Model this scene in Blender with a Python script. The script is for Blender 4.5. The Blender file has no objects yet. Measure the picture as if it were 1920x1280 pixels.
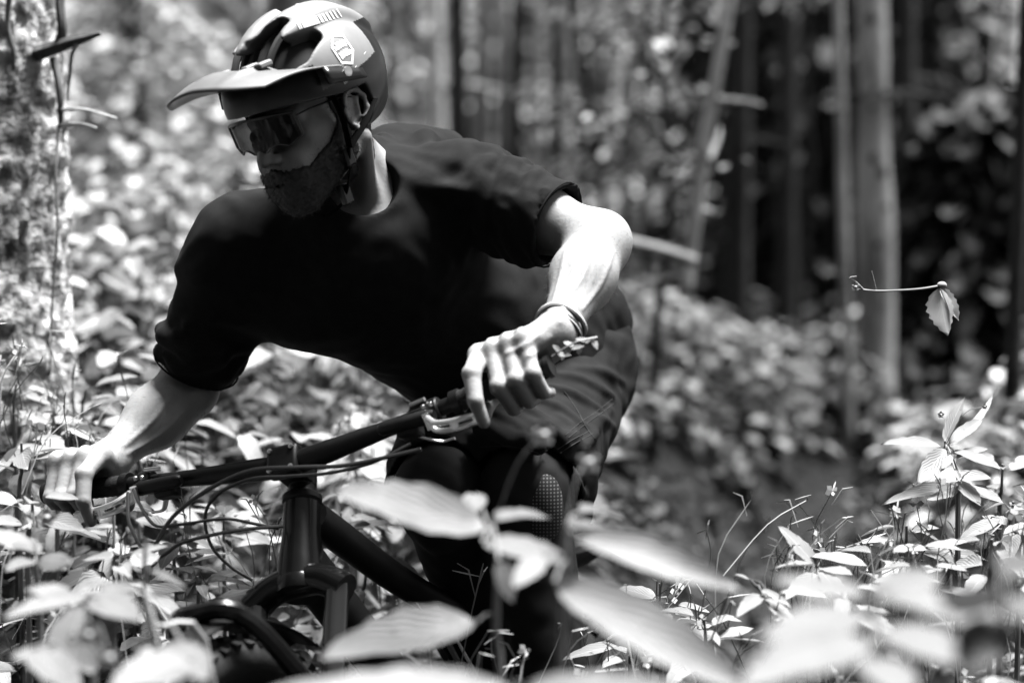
import bpy, math, random
import numpy as np
from mathutils import Vector, noise as mnoise
random.seed(7); np.random.seed(7)
rng = np.random.default_rng(11)
SC = bpy.context.scene
COL = SC.collection
R = math.radians

# ------------------------------------------------------------------ camera, sky, sun, exposure
CAM_Z = 1.13
FPX = 1920 * 85.0 / 36.0                     # focal length in photograph pixels
cam_d = bpy.data.cameras.new('camera')
cam = bpy.data.objects.new('camera', cam_d); COL.objects.link(cam)
cam.location = (0, 0, CAM_Z); cam.rotation_euler = (R(90), 0, 0)
cam_d.lens = 85; cam_d.sensor_width = 36; cam_d.sensor_fit = 'HORIZONTAL'
cam_d.clip_start = 0.05; cam_d.clip_end = 400
cam_d.dof.use_dof = True; cam_d.dof.focus_distance = 3.72; cam_d.dof.aperture_fstop = 2.1
SC.camera = cam

SUN_EL, SUN_AZ = 77, 70                      # azimuth clockwise from +Y (behind the rider), towards +X
world = bpy.data.worlds.new("World"); SC.world = world
world.use_nodes = True
wn = world.node_tree.nodes; wl = world.node_tree.links
wn.clear()
wo = wn.new('ShaderNodeOutputWorld'); wb = wn.new('ShaderNodeBackground')
ws = wn.new('ShaderNodeTexSky'); ws.sky_type = 'NISHITA'; ws.sun_disc = False
ws.sun_elevation = R(SUN_EL); ws.sun_rotation = R(SUN_AZ)
wg = wn.new('ShaderNodeRGBToBW')             # the photograph is black and white: so is its light
wl.new(ws.outputs[0], wg.inputs[0]); wl.new(wg.outputs[0], wb.inputs['Color']); wl.new(wb.outputs[0], wo.inputs[0])
wb.inputs['Strength'].default_value = 0.05
sun_d = bpy.data.lights.new('sun', 'SUN'); sun = bpy.data.objects.new('sun', sun_d); COL.objects.link(sun)
sun_d.energy = 5.0; sun_d.angle = R(26); sun_d.color = (1, 1, 1)
sdir = Vector((math.sin(R(SUN_AZ)) * math.cos(R(SUN_EL)), math.cos(R(SUN_AZ)) * math.cos(R(SUN_EL)), math.sin(R(SUN_EL))))
sun.rotation_euler = sdir.to_track_quat('Z', 'Y').to_euler()
sun.location = (3, 3, 12)
SC.view_settings.view_transform = 'Standard'; SC.view_settings.look = 'None'
SC.view_settings.exposure = 1.85; SC.view_settings.gamma = 1; SC.view_settings.use_curve_mapping = False
SC.render.engine = 'CYCLES'
SC.cycles.max_bounces = 6; SC.cycles.diffuse_bounces = 0; SC.cycles.glossy_bounces = 3
SC.cycles.transmission_bounces = 4; SC.cycles.transparent_max_bounces = 6
SC.cycles.use_denoising = True
SC.cycles.caustics_reflective = False; SC.cycles.caustics_refractive = False

# ------------------------------------------------------------------ helpers
def P(x, y, d):
    """the point seen at photograph pixel (x, y) that lies d metres down the lens axis"""
    return np.array([(x - 960) / FPX * d, d, CAM_Z - (y - 640) / FPX * d])

def nrm(v):
    v = np.asarray(v, float); n = np.linalg.norm(v)
    return v / n if n > 1e-12 else v

def mat(name, v=0.2, rough=0.6, spec=0.5, var=0.0, scale=8.0, bump=0.0, bscale=40.0, metal=0.0, coat=0.0, detail=5.0, stretch=None, contrast=(0.3, 0.7), dist=0.004, sss=0.0):
    m = bpy.data.materials.new(name); m.use_nodes = True
    nt = m.node_tree; b = nt.nodes['Principled BSDF']
    b.inputs['Base Color'].default_value = (v, v, v, 1)
    b.inputs['Roughness'].default_value = rough
    b.inputs['Specular IOR Level'].default_value = spec
    b.inputs['Metallic'].default_value = metal
    b.inputs['Coat Weight'].default_value = coat
    if sss:
        b.inputs['Subsurface Weight'].default_value = sss
        b.inputs['Subsurface Radius'].default_value = (0.01, 0.006, 0.004)
    if var or bump:
        tc = nt.nodes.new('ShaderNodeTexCoord'); mp = nt.nodes.new('ShaderNodeMapping')
        nt.links.new(tc.outputs['Object'], mp.inputs[0])
        if stretch: mp.inputs['Scale'].default_value = stretch
    if var:
        n = nt.nodes.new('ShaderNodeTexNoise'); n.inputs['Scale'].default_value = scale; n.inputs['Detail'].default_value = detail
        nt.links.new(mp.outputs[0], n.inputs['Vector'])
        r = nt.nodes.new('ShaderNodeValToRGB')
        lo, hi = max(v * (1 - var), 0.0), v * (1 + var)
        r.color_ramp.elements[0].position = contrast[0]; r.color_ramp.elements[1].position = contrast[1]
        r.color_ramp.elements[0].color = (lo, lo, lo, 1); r.color_ramp.elements[1].color = (hi, hi, hi, 1)
        nt.links.new(n.outputs['Fac'], r.inputs[0]); nt.links.new(r.outputs[0], b.inputs['Base Color'])
    if bump:
        n2 = nt.nodes.new('ShaderNodeTexNoise'); n2.inputs['Scale'].default_value = bscale; n2.inputs['Detail'].default_value = 6
        nt.links.new(mp.outputs[0], n2.inputs['Vector'])
        bp = nt.nodes.new('ShaderNodeBump'); bp.inputs['Strength'].default_value = bump; bp.inputs['Distance'].default_value = dist
        nt.links.new(n2.outputs['Fac'], bp.inputs['Height']); nt.links.new(bp.outputs[0], b.inputs['Normal'])
    return m

def leaf_mat(name, lo, hi, trans=0.35, rough=0.5, veins=True):
    """leaf blade: tone differs from leaf to leaf, side veins and a pale midrib from the leaf's own uv"""
    m = bpy.data.materials.new(name); m.use_nodes = True
    nt = m.node_tree; N = nt.nodes; L = nt.links; b = N['Principled BSDF']; out = N['Material Output']
    geo = N.new('ShaderNodeNewGeometry')
    r = N.new('ShaderNodeValToRGB')
    r.color_ramp.elements[0].color = (lo, lo, lo, 1); r.color_ramp.elements[1].color = (hi, hi, hi, 1)
    L.new(geo.outputs['Random Per Island'], r.inputs[0])
    col = r.outputs[0]
    tc = N.new('ShaderNodeTexCoord')
    ns = N.new('ShaderNodeTexNoise'); ns.inputs['Scale'].default_value = 22; ns.inputs['Detail'].default_value = 4
    L.new(tc.outputs['Object'], ns.inputs['Vector'])
    mm = N.new('ShaderNodeMath'); mm.operation = 'MULTIPLY_ADD'; mm.inputs[1].default_value = 0.7; mm.inputs[2].default_value = 0.65
    L.new(ns.outputs['Fac'], mm.inputs[0])
    mx = N.new('ShaderNodeMix'); mx.data_type = 'RGBA'; mx.blend_type = 'MULTIPLY'; mx.inputs['Factor'].default_value = 1
    L.new(col, mx.inputs['A']); L.new(mm.outputs[0], mx.inputs['B']); col = mx.outputs['Result']
    n3 = N.new('ShaderNodeTexNoise'); n3.inputs['Scale'].default_value = 75; n3.inputs['Detail'].default_value = 3; L.new(tc.outputs['Object'], n3.inputs['Vector'])
    r3 = N.new('ShaderNodeValToRGB'); r3.color_ramp.elements[0].position = .66; r3.color_ramp.elements[1].position = .74     # specks and gnawed spots
    r3.color_ramp.elements[0].color = (1, 1, 1, 1); r3.color_ramp.elements[1].color = (.35, .35, .35, 1); L.new(n3.outputs['Fac'], r3.inputs[0])
    mx3 = N.new('ShaderNodeMix'); mx3.data_type = 'RGBA'; mx3.blend_type = 'MULTIPLY'; mx3.inputs['Factor'].default_value = 1
    L.new(col, mx3.inputs['A']); L.new(r3.outputs[0], mx3.inputs['B']); col = mx3.outputs['Result']
    if veins:
        uv = N.new('ShaderNodeUVMap'); sx = N.new('ShaderNodeSeparateXYZ'); L.new(uv.outputs[0], sx.inputs[0])
        ab = N.new('ShaderNodeMath'); ab.operation = 'ABSOLUTE'; L.new(sx.outputs['Y'], ab.inputs[0])
        k = N.new('ShaderNodeMath'); k.operation = 'MULTIPLY_ADD'; k.inputs[1].default_value = -0.55
        L.new(ab.outputs[0], k.inputs[0]); L.new(sx.outputs['X'], k.inputs[2])
        k2 = N.new('ShaderNodeMath'); k2.operation = 'MULTIPLY'; k2.inputs[1].default_value = 46.0; L.new(k.outputs[0], k2.inputs[0])
        sn = N.new('ShaderNodeMath'); sn.operation = 'SINE'; L.new(k2.outputs[0], sn.inputs[0])
        rib = N.new('ShaderNodeMath'); rib.operation = 'LESS_THAN'; rib.inputs[1].default_value = 0.05; L.new(ab.outputs[0], rib.inputs[0])
        hgt = N.new('ShaderNodeMath'); hgt.operation = 'MULTIPLY_ADD'; hgt.inputs[1].default_value = -2.0
        L.new(rib.outputs[0], hgt.inputs[0]); L.new(sn.outputs[0], hgt.inputs[2])
        bp = N.new('ShaderNodeBump'); bp.inputs['Strength'].default_value = 0.3; bp.inputs['Distance'].default_value = 0.001
        L.new(hgt.outputs[0], bp.inputs['Height']); L.new(bp.outputs[0], b.inputs['Normal'])
        mx2 = N.new('ShaderNodeMix'); mx2.data_type = 'RGBA'; mx2.inputs['B'].default_value = (min(hi * 1.25, .6),) * 3 + (1,)
        rf = N.new('ShaderNodeMath'); rf.operation = 'MULTIPLY'; rf.inputs[1].default_value = 0.6; L.new(rib.outputs[0], rf.inputs[0])
        L.new(rf.outputs[0], mx2.inputs['Factor']); L.new(col, mx2.inputs['A']); col = mx2.outputs['Result']
    L.new(col, b.inputs['Base Color']); b.inputs['Roughness'].default_value = rough; b.inputs['Specular IOR Level'].default_value = 0.45
    tr = N.new('ShaderNodeBsdfTranslucent'); L.new(col, tr.inputs['Color'])
    ms = N.new('ShaderNodeMixShader'); ms.inputs[0].default_value = trans
    L.new(b.outputs[0], ms.inputs[1]); L.new(tr.outputs[0], ms.inputs[2]); L.new(ms.outputs[0], out.inputs['Surface'])
    return m

def tag(o, label=None, cat=None, group=None, kind=None):
    if label: o['label'] = label
    if cat: o['category'] = cat
    if group: o['group'] = group
    if kind: o['kind'] = kind
    return o

ORG = {}
def thing(name, label, cat, loc, group=None):
    o = bpy.data.objects.new(name, None); COL.objects.link(o); o.empty_display_size = 0.05
    loc = np.array(loc, float); o.location = loc; ORG[o.name] = loc
    return tag(o, label, cat, group)

def link(name, me, parent=None, org=None):
    o = bpy.data.objects.new(name, me); COL.objects.link(o)
    if parent is not None:
        o.parent = parent; ORG[o.name] = ORG[parent.name]
    else:
        org = np.zeros(3) if org is None else np.array(org, float)
        o.location = org; ORG[o.name] = org
    return o

def mesh_np(name, V, F, mats, uv=None, smooth=True, midx=None):
    """V (n,3), F (m,k) all faces alike, uv per vertex (n,2)"""
    V = np.asarray(V, np.float32); F = np.asarray(F, np.int32)
    me = bpy.data.meshes.new(name)
    m, k = F.shape
    me.vertices.add(len(V)); me.vertices.foreach_set('co', V.ravel())
    me.loops.add(m * k); me.loops.foreach_set('vertex_index', F.ravel())
    me.polygons.add(m); me.polygons.foreach_set('loop_start', np.arange(0, m * k, k, dtype=np.int32))
    me.polygons.foreach_set('loop_total', np.full(m, k, np.int32))
    if smooth: me.polygons.foreach_set('use_smooth', np.ones(m, bool))
    if midx is not None: me.polygons.foreach_set('material_index', np.asarray(midx, np.int32))
    if uv is not None:
        l = me.uv_layers.new(name='UVMap'); l.data.foreach_set('uv', np.asarray(uv, np.float32)[F.ravel()].ravel())
    for x in (mats if isinstance(mats, (list, tuple)) else [mats]): me.materials.append(x)
    me.update(calc_edges=True); me.validate()
    return me

class MB:
    """collects tubes, boxes, lathes and sheets, then links them as ONE object"""
    def __init__(s, T=None): s.v = []; s.f = []; s.T = T; s.uv = {}
    def _add(s, V, F):
        V = [np.asarray(p, float) for p in V]
        if s.T: V = [s.T(p) for p in V]
        o = len(s.v); s.v += V; s.f += [tuple(o + i for i in f) for f in F]
    def tube(s, path, r, n=10, caps=True, flat=None):
        path = [np.asarray(p, float) for p in path]; m = len(path)
        rr = [r] * m if np.isscalar(r) else list(r)
        t0 = nrm(path[1] - path[0]); up = np.array([0, 0, 1.]) if abs(t0[2]) < .9 else np.array([1., 0, 0])
        a = nrm(np.cross(t0, up)); V = []; F = []
        for i in range(m):
            t = nrm(path[min(i + 1, m - 1)] - path[max(i - 1, 0)])
            a = nrm(a - t * np.dot(a, t)); b = np.cross(t, a)
            for k in range(n):
                w = 2 * math.pi * k / n
                V.append(path[i] + rr[i] * (a * math.cos(w) + b * math.sin(w) * (flat or 1)))
        for i in range(m - 1):
            for k in range(n):
                k2 = (k + 1) % n
                F.append((i * n + k, i * n + k2, (i + 1) * n + k2, (i + 1) * n + k))
        if caps:
            F.append(tuple(range(n))[::-1]); F.append(tuple((m - 1) * n + k for k in range(n)))
        s._add(V, F); return s
    def box(s, c, ax, ay, az):
        c = np.asarray(c, float); ax, ay, az = (np.asarray(q, float) for q in (ax, ay, az))
        V = [c + i * ax + j * ay + k * az for k in (-1, 1) for j in (-1, 1) for i in (-1, 1)]
        s._add(V, [(0, 2, 3, 1), (4, 5, 7, 6), (0, 1, 5, 4), (2, 6, 7, 3), (0, 4, 6, 2), (1, 3, 7, 5)]); return s
    def lathe(s, c, axis, prof, n=20):
        axis = nrm(axis); c = np.asarray(c, float)
        return s.tube([c + axis * t for t, _ in prof], [max(q, 1e-4) for _, q in prof], n) if s._mono(prof) else s._lathe(c, axis, prof, n)
    def _mono(s, prof): return False
    def _lathe(s, c, axis, prof, n):
        up = np.array([0, 0, 1.]) if abs(axis[2]) < .9 else np.array([1., 0, 0])
        a = nrm(np.cross(axis, up)); b = np.cross(axis, a); V = []; F = []; m = len(prof)
        for t, r in prof:
            for k in range(n):
                w = 2 * math.pi * k / n
                V.append(c + axis * t + max(r, 1e-4) * (a * math.cos(w) + b * math.sin(w)))
        for i in range(m - 1):
            for k in range(n):
                k2 = (k + 1) % n; F.append((i * n + k, i * n + k2, (i + 1) * n + k2, (i + 1) * n + k))
        F.append(tuple(range(n))[::-1]); F.append(tuple((m - 1) * n + k for k in range(n)))
        s._add(V, F); return s
    def ball(s, c, r, n=12, m=8):
        c = np.asarray(c, float); r = np.array([r] * 3) if np.isscalar(r) else np.asarray(r, float); V = []; F = []
        for i in range(m + 1):
            th = math.pi * i / m
            for k in range(n):
                w = 2 * math.pi * k / n
                V.append(c + r * np.array([math.sin(th) * math.cos(w), math.sin(th) * math.sin(w), math.cos(th)]))
        for i in range(m):
            for k in range(n):
                k2 = (k + 1) % n; F.append((i * n + k, (i + 1) * n + k, (i + 1) * n + k2, i * n + k2))
        s._add(V, F); return s
    def sheet(s, pts):          # grid of points [rows][cols]
        m, n = len(pts), len(pts[0]); F = []
        for i in range(m - 1):
            for k in range(n - 1): F.append((i * n + k, i * n + k + 1, (i + 1) * n + k + 1, (i + 1) * n + k))
        s._add([p for row in pts for p in row], F); return s
    def poly(s, pts): s._add(pts, [tuple(range(len(pts)))]); return s
    def build(s, name, m, parent=None, smooth=True, bevel=0, solid=0, label=None, org=None, kind=None, sharp=35):
        base = ORG[parent.name] if parent is not None else (np.zeros(3) if org is None else np.asarray(org, float))
        me = bpy.data.meshes.new(name)
        me.from_pydata([tuple(p - base) for p in s.v], [], s.f)
        for x in (m if isinstance(m, (list, tuple)) else [m]): me.materials.append(x)
        if smooth:
            me.polygons.foreach_set('use_smooth', np.ones(len(me.polygons), bool))
        me.update()
        if smooth and sharp: me.set_sharp_from_angle(angle=R(sharp))
        o = link(name, me, parent, base)
        if solid:
            md = o.modifiers.new('solid', 'SOLIDIFY'); md.thickness = solid; md.offset = -1
        if bevel:
            md = o.modifiers.new('bevel', 'BEVEL'); md.width = bevel; md.segments = 2; md.limit_method = 'ANGLE'
        if label: o['label'] = label
        if kind: o['kind'] = kind
        return o

def spline(pts, n=8):
    """Catmull-Rom through the points"""
    pts = [np.asarray(p, float) for p in pts]
    q = [2 * pts[0] - pts[1]] + pts + [2 * pts[-1] - pts[-2]]; out = []
    for i in range(1, len(q) - 2):
        for k in range(n):
            t = k / n
            out.append(0.5 * (2 * q[i] + (q[i + 1] - q[i - 1]) * t + (2 * q[i - 1] - 5 * q[i] + 4 * q[i + 1] - q[i + 2]) * t * t
                              + (3 * q[i] - q[i - 1] - 3 * q[i + 1] + q[i + 2]) * t ** 3))
    out.append(pts[-1]); return out

# ------------------------------------------------------------------ signed distance modelling (bodies, clothes, helmet)
def d_cap(a, b, ra, rb=None):
    a = np.asarray(a, np.float32); b = np.asarray(b, np.float32); rb = ra if rb is None else rb
    ab = b - a; L2 = float(ab @ ab) + 1e-12
    def f(p):
        t = np.clip(((p - a) @ ab) / L2, 0, 1)
        q = p - a - t[:, None] * ab
        return np.sqrt(np.einsum('ij,ij->i', q, q)) - (ra + (rb - ra) * t)
    return f, (a + b) / 2, float(np.sqrt(L2)) / 2 + max(ra, rb)
def d_line(pts, r):
    """a whole polyline as one rounded rope"""
    pts = [np.asarray(q, np.float32) for q in pts]; rr = [r] * len(pts) if np.isscalar(r) else r
    seg = [d_cap(a, b, ra, rb)[0] for a, b, ra, rb in zip(pts[:-1], pts[1:], rr[:-1], rr[1:])]
    def f(p):
        d = seg[0](p)
        for g in seg[1:]: d = np.minimum(d, g(p))
        return d
    A = np.array(pts); c = A.mean(0)
    return f, c, float(np.linalg.norm(A - c, axis=1).max() + max(rr))
def d_ell(c, r, M=None):
    """M: rows are the ellipsoid's own axes"""
    c = np.asarray(c, np.float32); r = np.asarray(r, np.float32); M = None if M is None else np.asarray(M, np.float32)
    def f(p):
        q = p - c
        if M is not None: q = q @ M.T
        k0 = np.sqrt(np.einsum('ij,ij->i', q / r, q / r)); k1 = np.sqrt(np.einsum('ij,ij->i', q / (r * r), q / (r * r))) + 1e-9
        return k0 * (k0 - 1) / k1
    return f, c, float(r.max())
class Field:
    def __init__(s): s.p = []
    def u(s, prim, k=0.02): s.p.append(('u', prim, k)); return s
    def sub(s, prim, k=0.01): s.p.append(('s', prim, k)); return s
    def add(s, g, k=.02, pt=None, n=None): s.p.append(('F', (g, None if pt is None else np.asarray(pt, np.float32), None if n is None else np.asarray(n, np.float32)), k)); return s
    def fn(s, f): s.p.append(('f', f, 0)); return s              # d = f(p, d)
    def __call__(s, p, c=None, rb=None):
        d = np.full(len(p), 1.0, np.float32)
        for op, pr, k in s.p:
            if op == 'f': d = pr(p, d); continue
            if op == 'F':
                g, pt, n = pr; e = g(p, c, rb)
                if n is not None: e = np.maximum(e, (p - pt) @ n)
                h = np.maximum(k - np.abs(d - e), 0) / k; d = np.minimum(d, e) - h * h * k * .25; continue
            f, pc, prad = pr
            if c is not None and np.linalg.norm(c - pc) - prad > rb + k + 0.03: continue
            e = f(p).astype(np.float32)
            if op == 'u':
                h = np.maximum(k - np.abs(d - e), 0) / k; d = np.minimum(d, e) - h * h * k * .25
            else:
                h = np.maximum(k - np.abs(d + e), 0) / k; d = np.maximum(d, -e) + h * h * k * .25
        return d
def sdf_mesh(F, lo, hi, h):
    """surface nets over the blocks that the surface runs through"""
    lo = np.asarray(lo, np.float32); hi = np.asarray(hi, np.float32); B = 14
    nb = np.ceil((hi - lo) / h / B).astype(int); n = nb * B + 1
    D = np.ones(n, np.float32)
    bi = np.stack(np.meshgrid(*[np.arange(k) for k in nb], indexing='ij'), -1).reshape(-1, 3)
    cen = lo + (bi + .5) * (B * h); rb = B * h * math.sqrt(3) / 2
    dc = F(cen.astype(np.float32))
    g = np.stack(np.meshgrid(*[np.arange(B + 1)] * 3, indexing='ij'), -1).reshape(-1, 3).astype(np.float32) * h
    for j in range(len(bi)):
        i0 = bi[j] * B; sl = tuple(slice(a, a + B + 1) for a in i0)
        if abs(dc[j]) > rb * 1.5 + .012:
            if dc[j] < 0: D[sl] = -1
            continue
        D[sl] = F(g + (lo + i0 * h), cen[j], rb).reshape((B + 1,) * 3)
    S = D < 0
    cnt = np.zeros(n - 1, np.uint8)
    for a in (0, 1):
        for b in (0, 1):
            for c in (0, 1): cnt += S[a:n[0] - 1 + a, b:n[1] - 1 + b, c:n[2] - 1 + c]
    act = (cnt > 0) & (cnt < 8); idx = np.argwhere(act)
    acc = np.zeros((len(idx), 3), np.float32); num = np.zeros(len(idx), np.float32)
    corners = [np.array(q) for q in ((0,0,0),(1,0,0),(0,1,0),(1,1,0),(0,0,1),(1,0,1),(0,1,1),(1,1,1))]
    vals = [D[tuple((idx + q).T)] for q in corners]
    for i in range(8):
        for ax in range(3):
            if corners[i][ax]: continue
            j = i + (1 << ax); va, vb = vals[i], vals[j]; cr = (va < 0) != (vb < 0)
            t = np.where(cr, va / np.where(cr, va - vb, 1), 0)
            pt = corners[i] + t[:, None] * (corners[j] - corners[i])
            acc += np.where(cr[:, None], pt, 0); num += cr
    V = lo + (idx + acc / num[:, None]) * h
    ids = np.full(n - 1, -1, np.int32); ids[tuple(idx.T)] = np.arange(len(idx)); faces = []
    for ax in range(3):
        u, v = (ax + 1) % 3, (ax + 2) % 3
        s0 = [slice(1, -1)] * 3; s1 = [slice(1, -1)] * 3; s0[ax] = slice(0, n[ax] - 1); s1[ax] = slice(1, n[ax])
        A = S[tuple(s0)]; Bq = S[tuple(s1)]; q = np.argwhere(A != Bq); off = np.ones(3, int); off[ax] = 0; q = q + off
        eu = np.zeros(3, int); eu[u] = 1; ev = np.zeros(3, int); ev[v] = 1
        f = np.stack([ids[tuple((q - eu - ev).T)], ids[tuple((q - ev).T)], ids[tuple(q.T)], ids[tuple((q - eu).T)]], 1)
        flip = ~S[tuple(q.T)]; f[flip] = f[flip][:, ::-1]; faces.append(f)
    Fc = np.concatenate(faces)
    return V, Fc[(Fc >= 0).all(1)]
def sdf_obj(name, F, lo, hi, h, m, parent, label=None, midx=None):
    V, Fc = sdf_mesh(F, lo, hi, h)
    mi = midx(V[Fc].mean(1)) if midx else None
    me = mesh_np(name, V - ORG[parent.name], Fc, m, midx=mi)
    o = link(name, me, parent)
    if label: o['label'] = label
    return o

# ------------------------------------------------------------------ leaves
def leaf_tmpl(n=6, W=0.36, fold=0.22, droop=0.35, teeth=0.0, wav=0.0):
    """one leaf blade of length 1 along +x, three points across (more edge points make the teeth)"""
    V = []; UV = []; F = []
    for i in range(n + 1):
        t = i / n
        w = W * (math.sin(math.pi * t ** 0.78) ** 0.85 if 0 < t < 1 else 0.0) * .5 + (0.004 if 0 < i < n else 0)
        w *= 1 - teeth * (i % 2)
        z = -droop * t * t * .5
        for sgn in (-1, 0, 1):
            V.append((t * (1 - .12 * droop * t) - (teeth * .06 if (i % 2 and sgn) else 0), sgn * w, z + abs(sgn) * w * fold + wav * .03 * math.sin(9 * t + sgn) * abs(sgn)))
            UV.append((t, sgn))
    for i in range(n):
        a = i * 3
        F += [(a, a + 1, a + 4), (a, a + 4, a + 3), (a + 1, a + 2, a + 5), (a + 1, a + 5, a + 4)]
    return np.array(V, np.float32), np.array(F, np.int32), np.array(UV, np.float32)

def frames(az, pitch, roll):
    """matrices whose columns are the leaf's length, width and normal"""
    ca, sa, cp, sp = np.cos(az), np.sin(az), np.cos(pitch), np.sin(pitch)
    x = np.stack([ca * cp, sa * cp, sp], -1); y = np.stack([-sa, ca, np.zeros_like(az)], -1); z = np.cross(x, y)
    cr, sr = np.cos(roll)[:, None], np.sin(roll)[:, None]
    return np.stack([x, y * cr + z * sr, z * cr - y * sr], -1)

def scatter(tm, pos, M, sc, wsc=None):
    V, F, UV = tm; N = len(pos)
    loc = V[None] * sc[:, None, None]
    if wsc is not None: loc = loc * np.stack([np.ones(N), wsc, np.ones(N)], -1)[:, None, :]
    out = np.einsum('nij,nvj->nvi', M, loc) + pos[:, None, :]
    f = F[None] + (np.arange(N) * len(V))[:, None, None]
    return out.reshape(-1, 3), f.reshape(-1, 3), np.tile(UV, (N, 1))
def join(parts):
    V = []; F = []; U = []; o = 0
    for v, f, u in parts: V.append(v); F.append(f + o); U.append(u); o += len(v)
    return np.concatenate(V), np.concatenate(F), np.concatenate(U)
# ------------------------------------------------------------------ materials
M_leaf = leaf_mat('leaf_fresh', .07, .42, .2, .42)
M_leaf_far = leaf_mat('leaf_bank', .09, .66, .2, .5, veins=False)
M_leaf_wood = leaf_mat('leaf_wood', .08, .26, .3, .55, veins=False)
M_leaf_hero = leaf_mat('leaf_broad', .13, .25, .3, .45)
M_leaf_lit = leaf_mat('leaf_sunlit', .05, .30, .4, .5, veins=False)
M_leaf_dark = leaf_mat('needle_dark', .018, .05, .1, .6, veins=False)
M_leaf_dull = leaf_mat('leaf_dull', .05, .12, .3, .55)
M_stem = mat('plant_stem', .2, .5, var=.3, scale=30)
M_petal = mat('petal', .75, .5)
M_soil = mat('soil', .022, .9, var=.6, scale=9, bump=.8, bscale=25, dist=.03)
M_trail = mat('trail_dirt', .03, .95, var=.5, scale=14, bump=.8, bscale=40, dist=.02)
M_bark_pale = mat('bark_pale', .55, .85, var=.6, scale=7, bump=.9, bscale=30, stretch=(1, 1, .35), dist=.01)
M_bark_birch = mat('bark_birch', .8, .7, var=.25, scale=9, stretch=(1, 1, 3))
M_bark_mid = mat('bark_mid', .2, .9, var=.5, scale=6, bump=.9, bscale=24, stretch=(1, 1, .3), dist=.012)
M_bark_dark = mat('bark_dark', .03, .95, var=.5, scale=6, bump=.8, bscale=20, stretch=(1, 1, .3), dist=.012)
M_knot = mat('knot', .06, .9, var=.4, scale=30)
M_wood = mat('bare_wood', .36, .8, var=.3, scale=12, stretch=(.3, 1, 1), bump=.4, bscale=40)

# ------------------------------------------------------------------ ground
TR = np.array([(4.0, 9.6), (2.4, 9.1), (1.35, 8.5), (.86, 7.8), (.70, 6.8), (.58, 5.6), (.44, 4.2), (-.16, 3.14), (-1.0, 2.2), (-2.6, 1.1), (-6, -.5)], float)
def trail_dist(x, y):
    p = np.stack([x, y], -1); d = np.full(x.shape, 99.)
    for a, b in zip(TR[:-1], TR[1:]):
        ab = b - a; t = np.clip(((p - a) @ ab) / (ab @ ab), 0, 1)
        d = np.minimum(d, np.linalg.norm(p - a - t[..., None] * ab, axis=-1))
    return d
def trail_x(y): return np.interp(y, TR[::-1, 1], TR[::-1, 0])
def H(x, y):
    x = np.asarray(x, float); y = np.asarray(y, float)
    yy = np.maximum(y - 3.4, 0)
    left = .46 + .205 * yy + .02 * np.maximum(y - 12, 0)
    right = .38 + .085 * yy + .13 * np.maximum(y - 13, 0)
    s = 1 / (1 + np.exp(-(x - trail_x(y)) / .7))
    s2 = 1 / (1 + np.exp(-(x + .085 * y - .1) / (.26 + .02 * yy)))
    s = np.where(y > 6, s2 * np.clip((y - 6) / 4, 0, 1) + s * (1 - np.clip((y - 6) / 4, 0, 1)), s)
    bank = left * (1 - s) + right * s
    floor = .11 * np.maximum(y - 4.5, 0)
    dt = trail_dist(x, y)
    far = np.clip((y - 10) / 3, 0, 1)
    w = np.exp(-(dt / np.where(y > 5, .36, .55)) ** 2) * (1 - far)
    z = bank * (1 - w) + np.minimum(floor, bank) * w
    und = .05 * np.sin(1.7 * x + .6 * y) * np.sin(1.1 * y - .8 * x + 1) + .02 * np.sin(5.1 * x) * np.sin(4.3 * y + .5)
    return z + und * (1 - np.exp(-(dt / .5) ** 2))
def warp(t, c, near, far):      # dense near c
    return c + np.sign(t) * (near * np.abs(t) + (far - near) * np.abs(t) ** 3)
def ground(name, mtl, xs, ys, lift=0, mask=None, kind='structure'):
    X, Y = np.meshgrid(xs, ys, indexing='ij'); Z = H(X, Y) + lift
    n, m = X.shape; V = np.stack([X, Y, Z], -1).reshape(-1, 3)
    i = np.arange(n - 1)[:, None] * m + np.arange(m - 1)[None]
    F = np.stack([i, i + m, i + m + 1, i + 1], -1).reshape(-1, 4)
    if mask is not None: F = F[mask(V[F].mean(1))]
    o = link(name, mesh_np(name, V, F, mtl)); o['kind'] = kind; return o
ground('ground', M_soil, warp(np.linspace(-1, 1, 190), 0, 6, 60), warp(np.linspace(-1, 1, 230), 5, 9, 95))
ground('trail', M_trail, np.arange(-4, 2.2, .07), np.arange(.2, 11, .07), .012, lambda c: trail_dist(c[:, 0], c[:, 1]) < .17)

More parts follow.
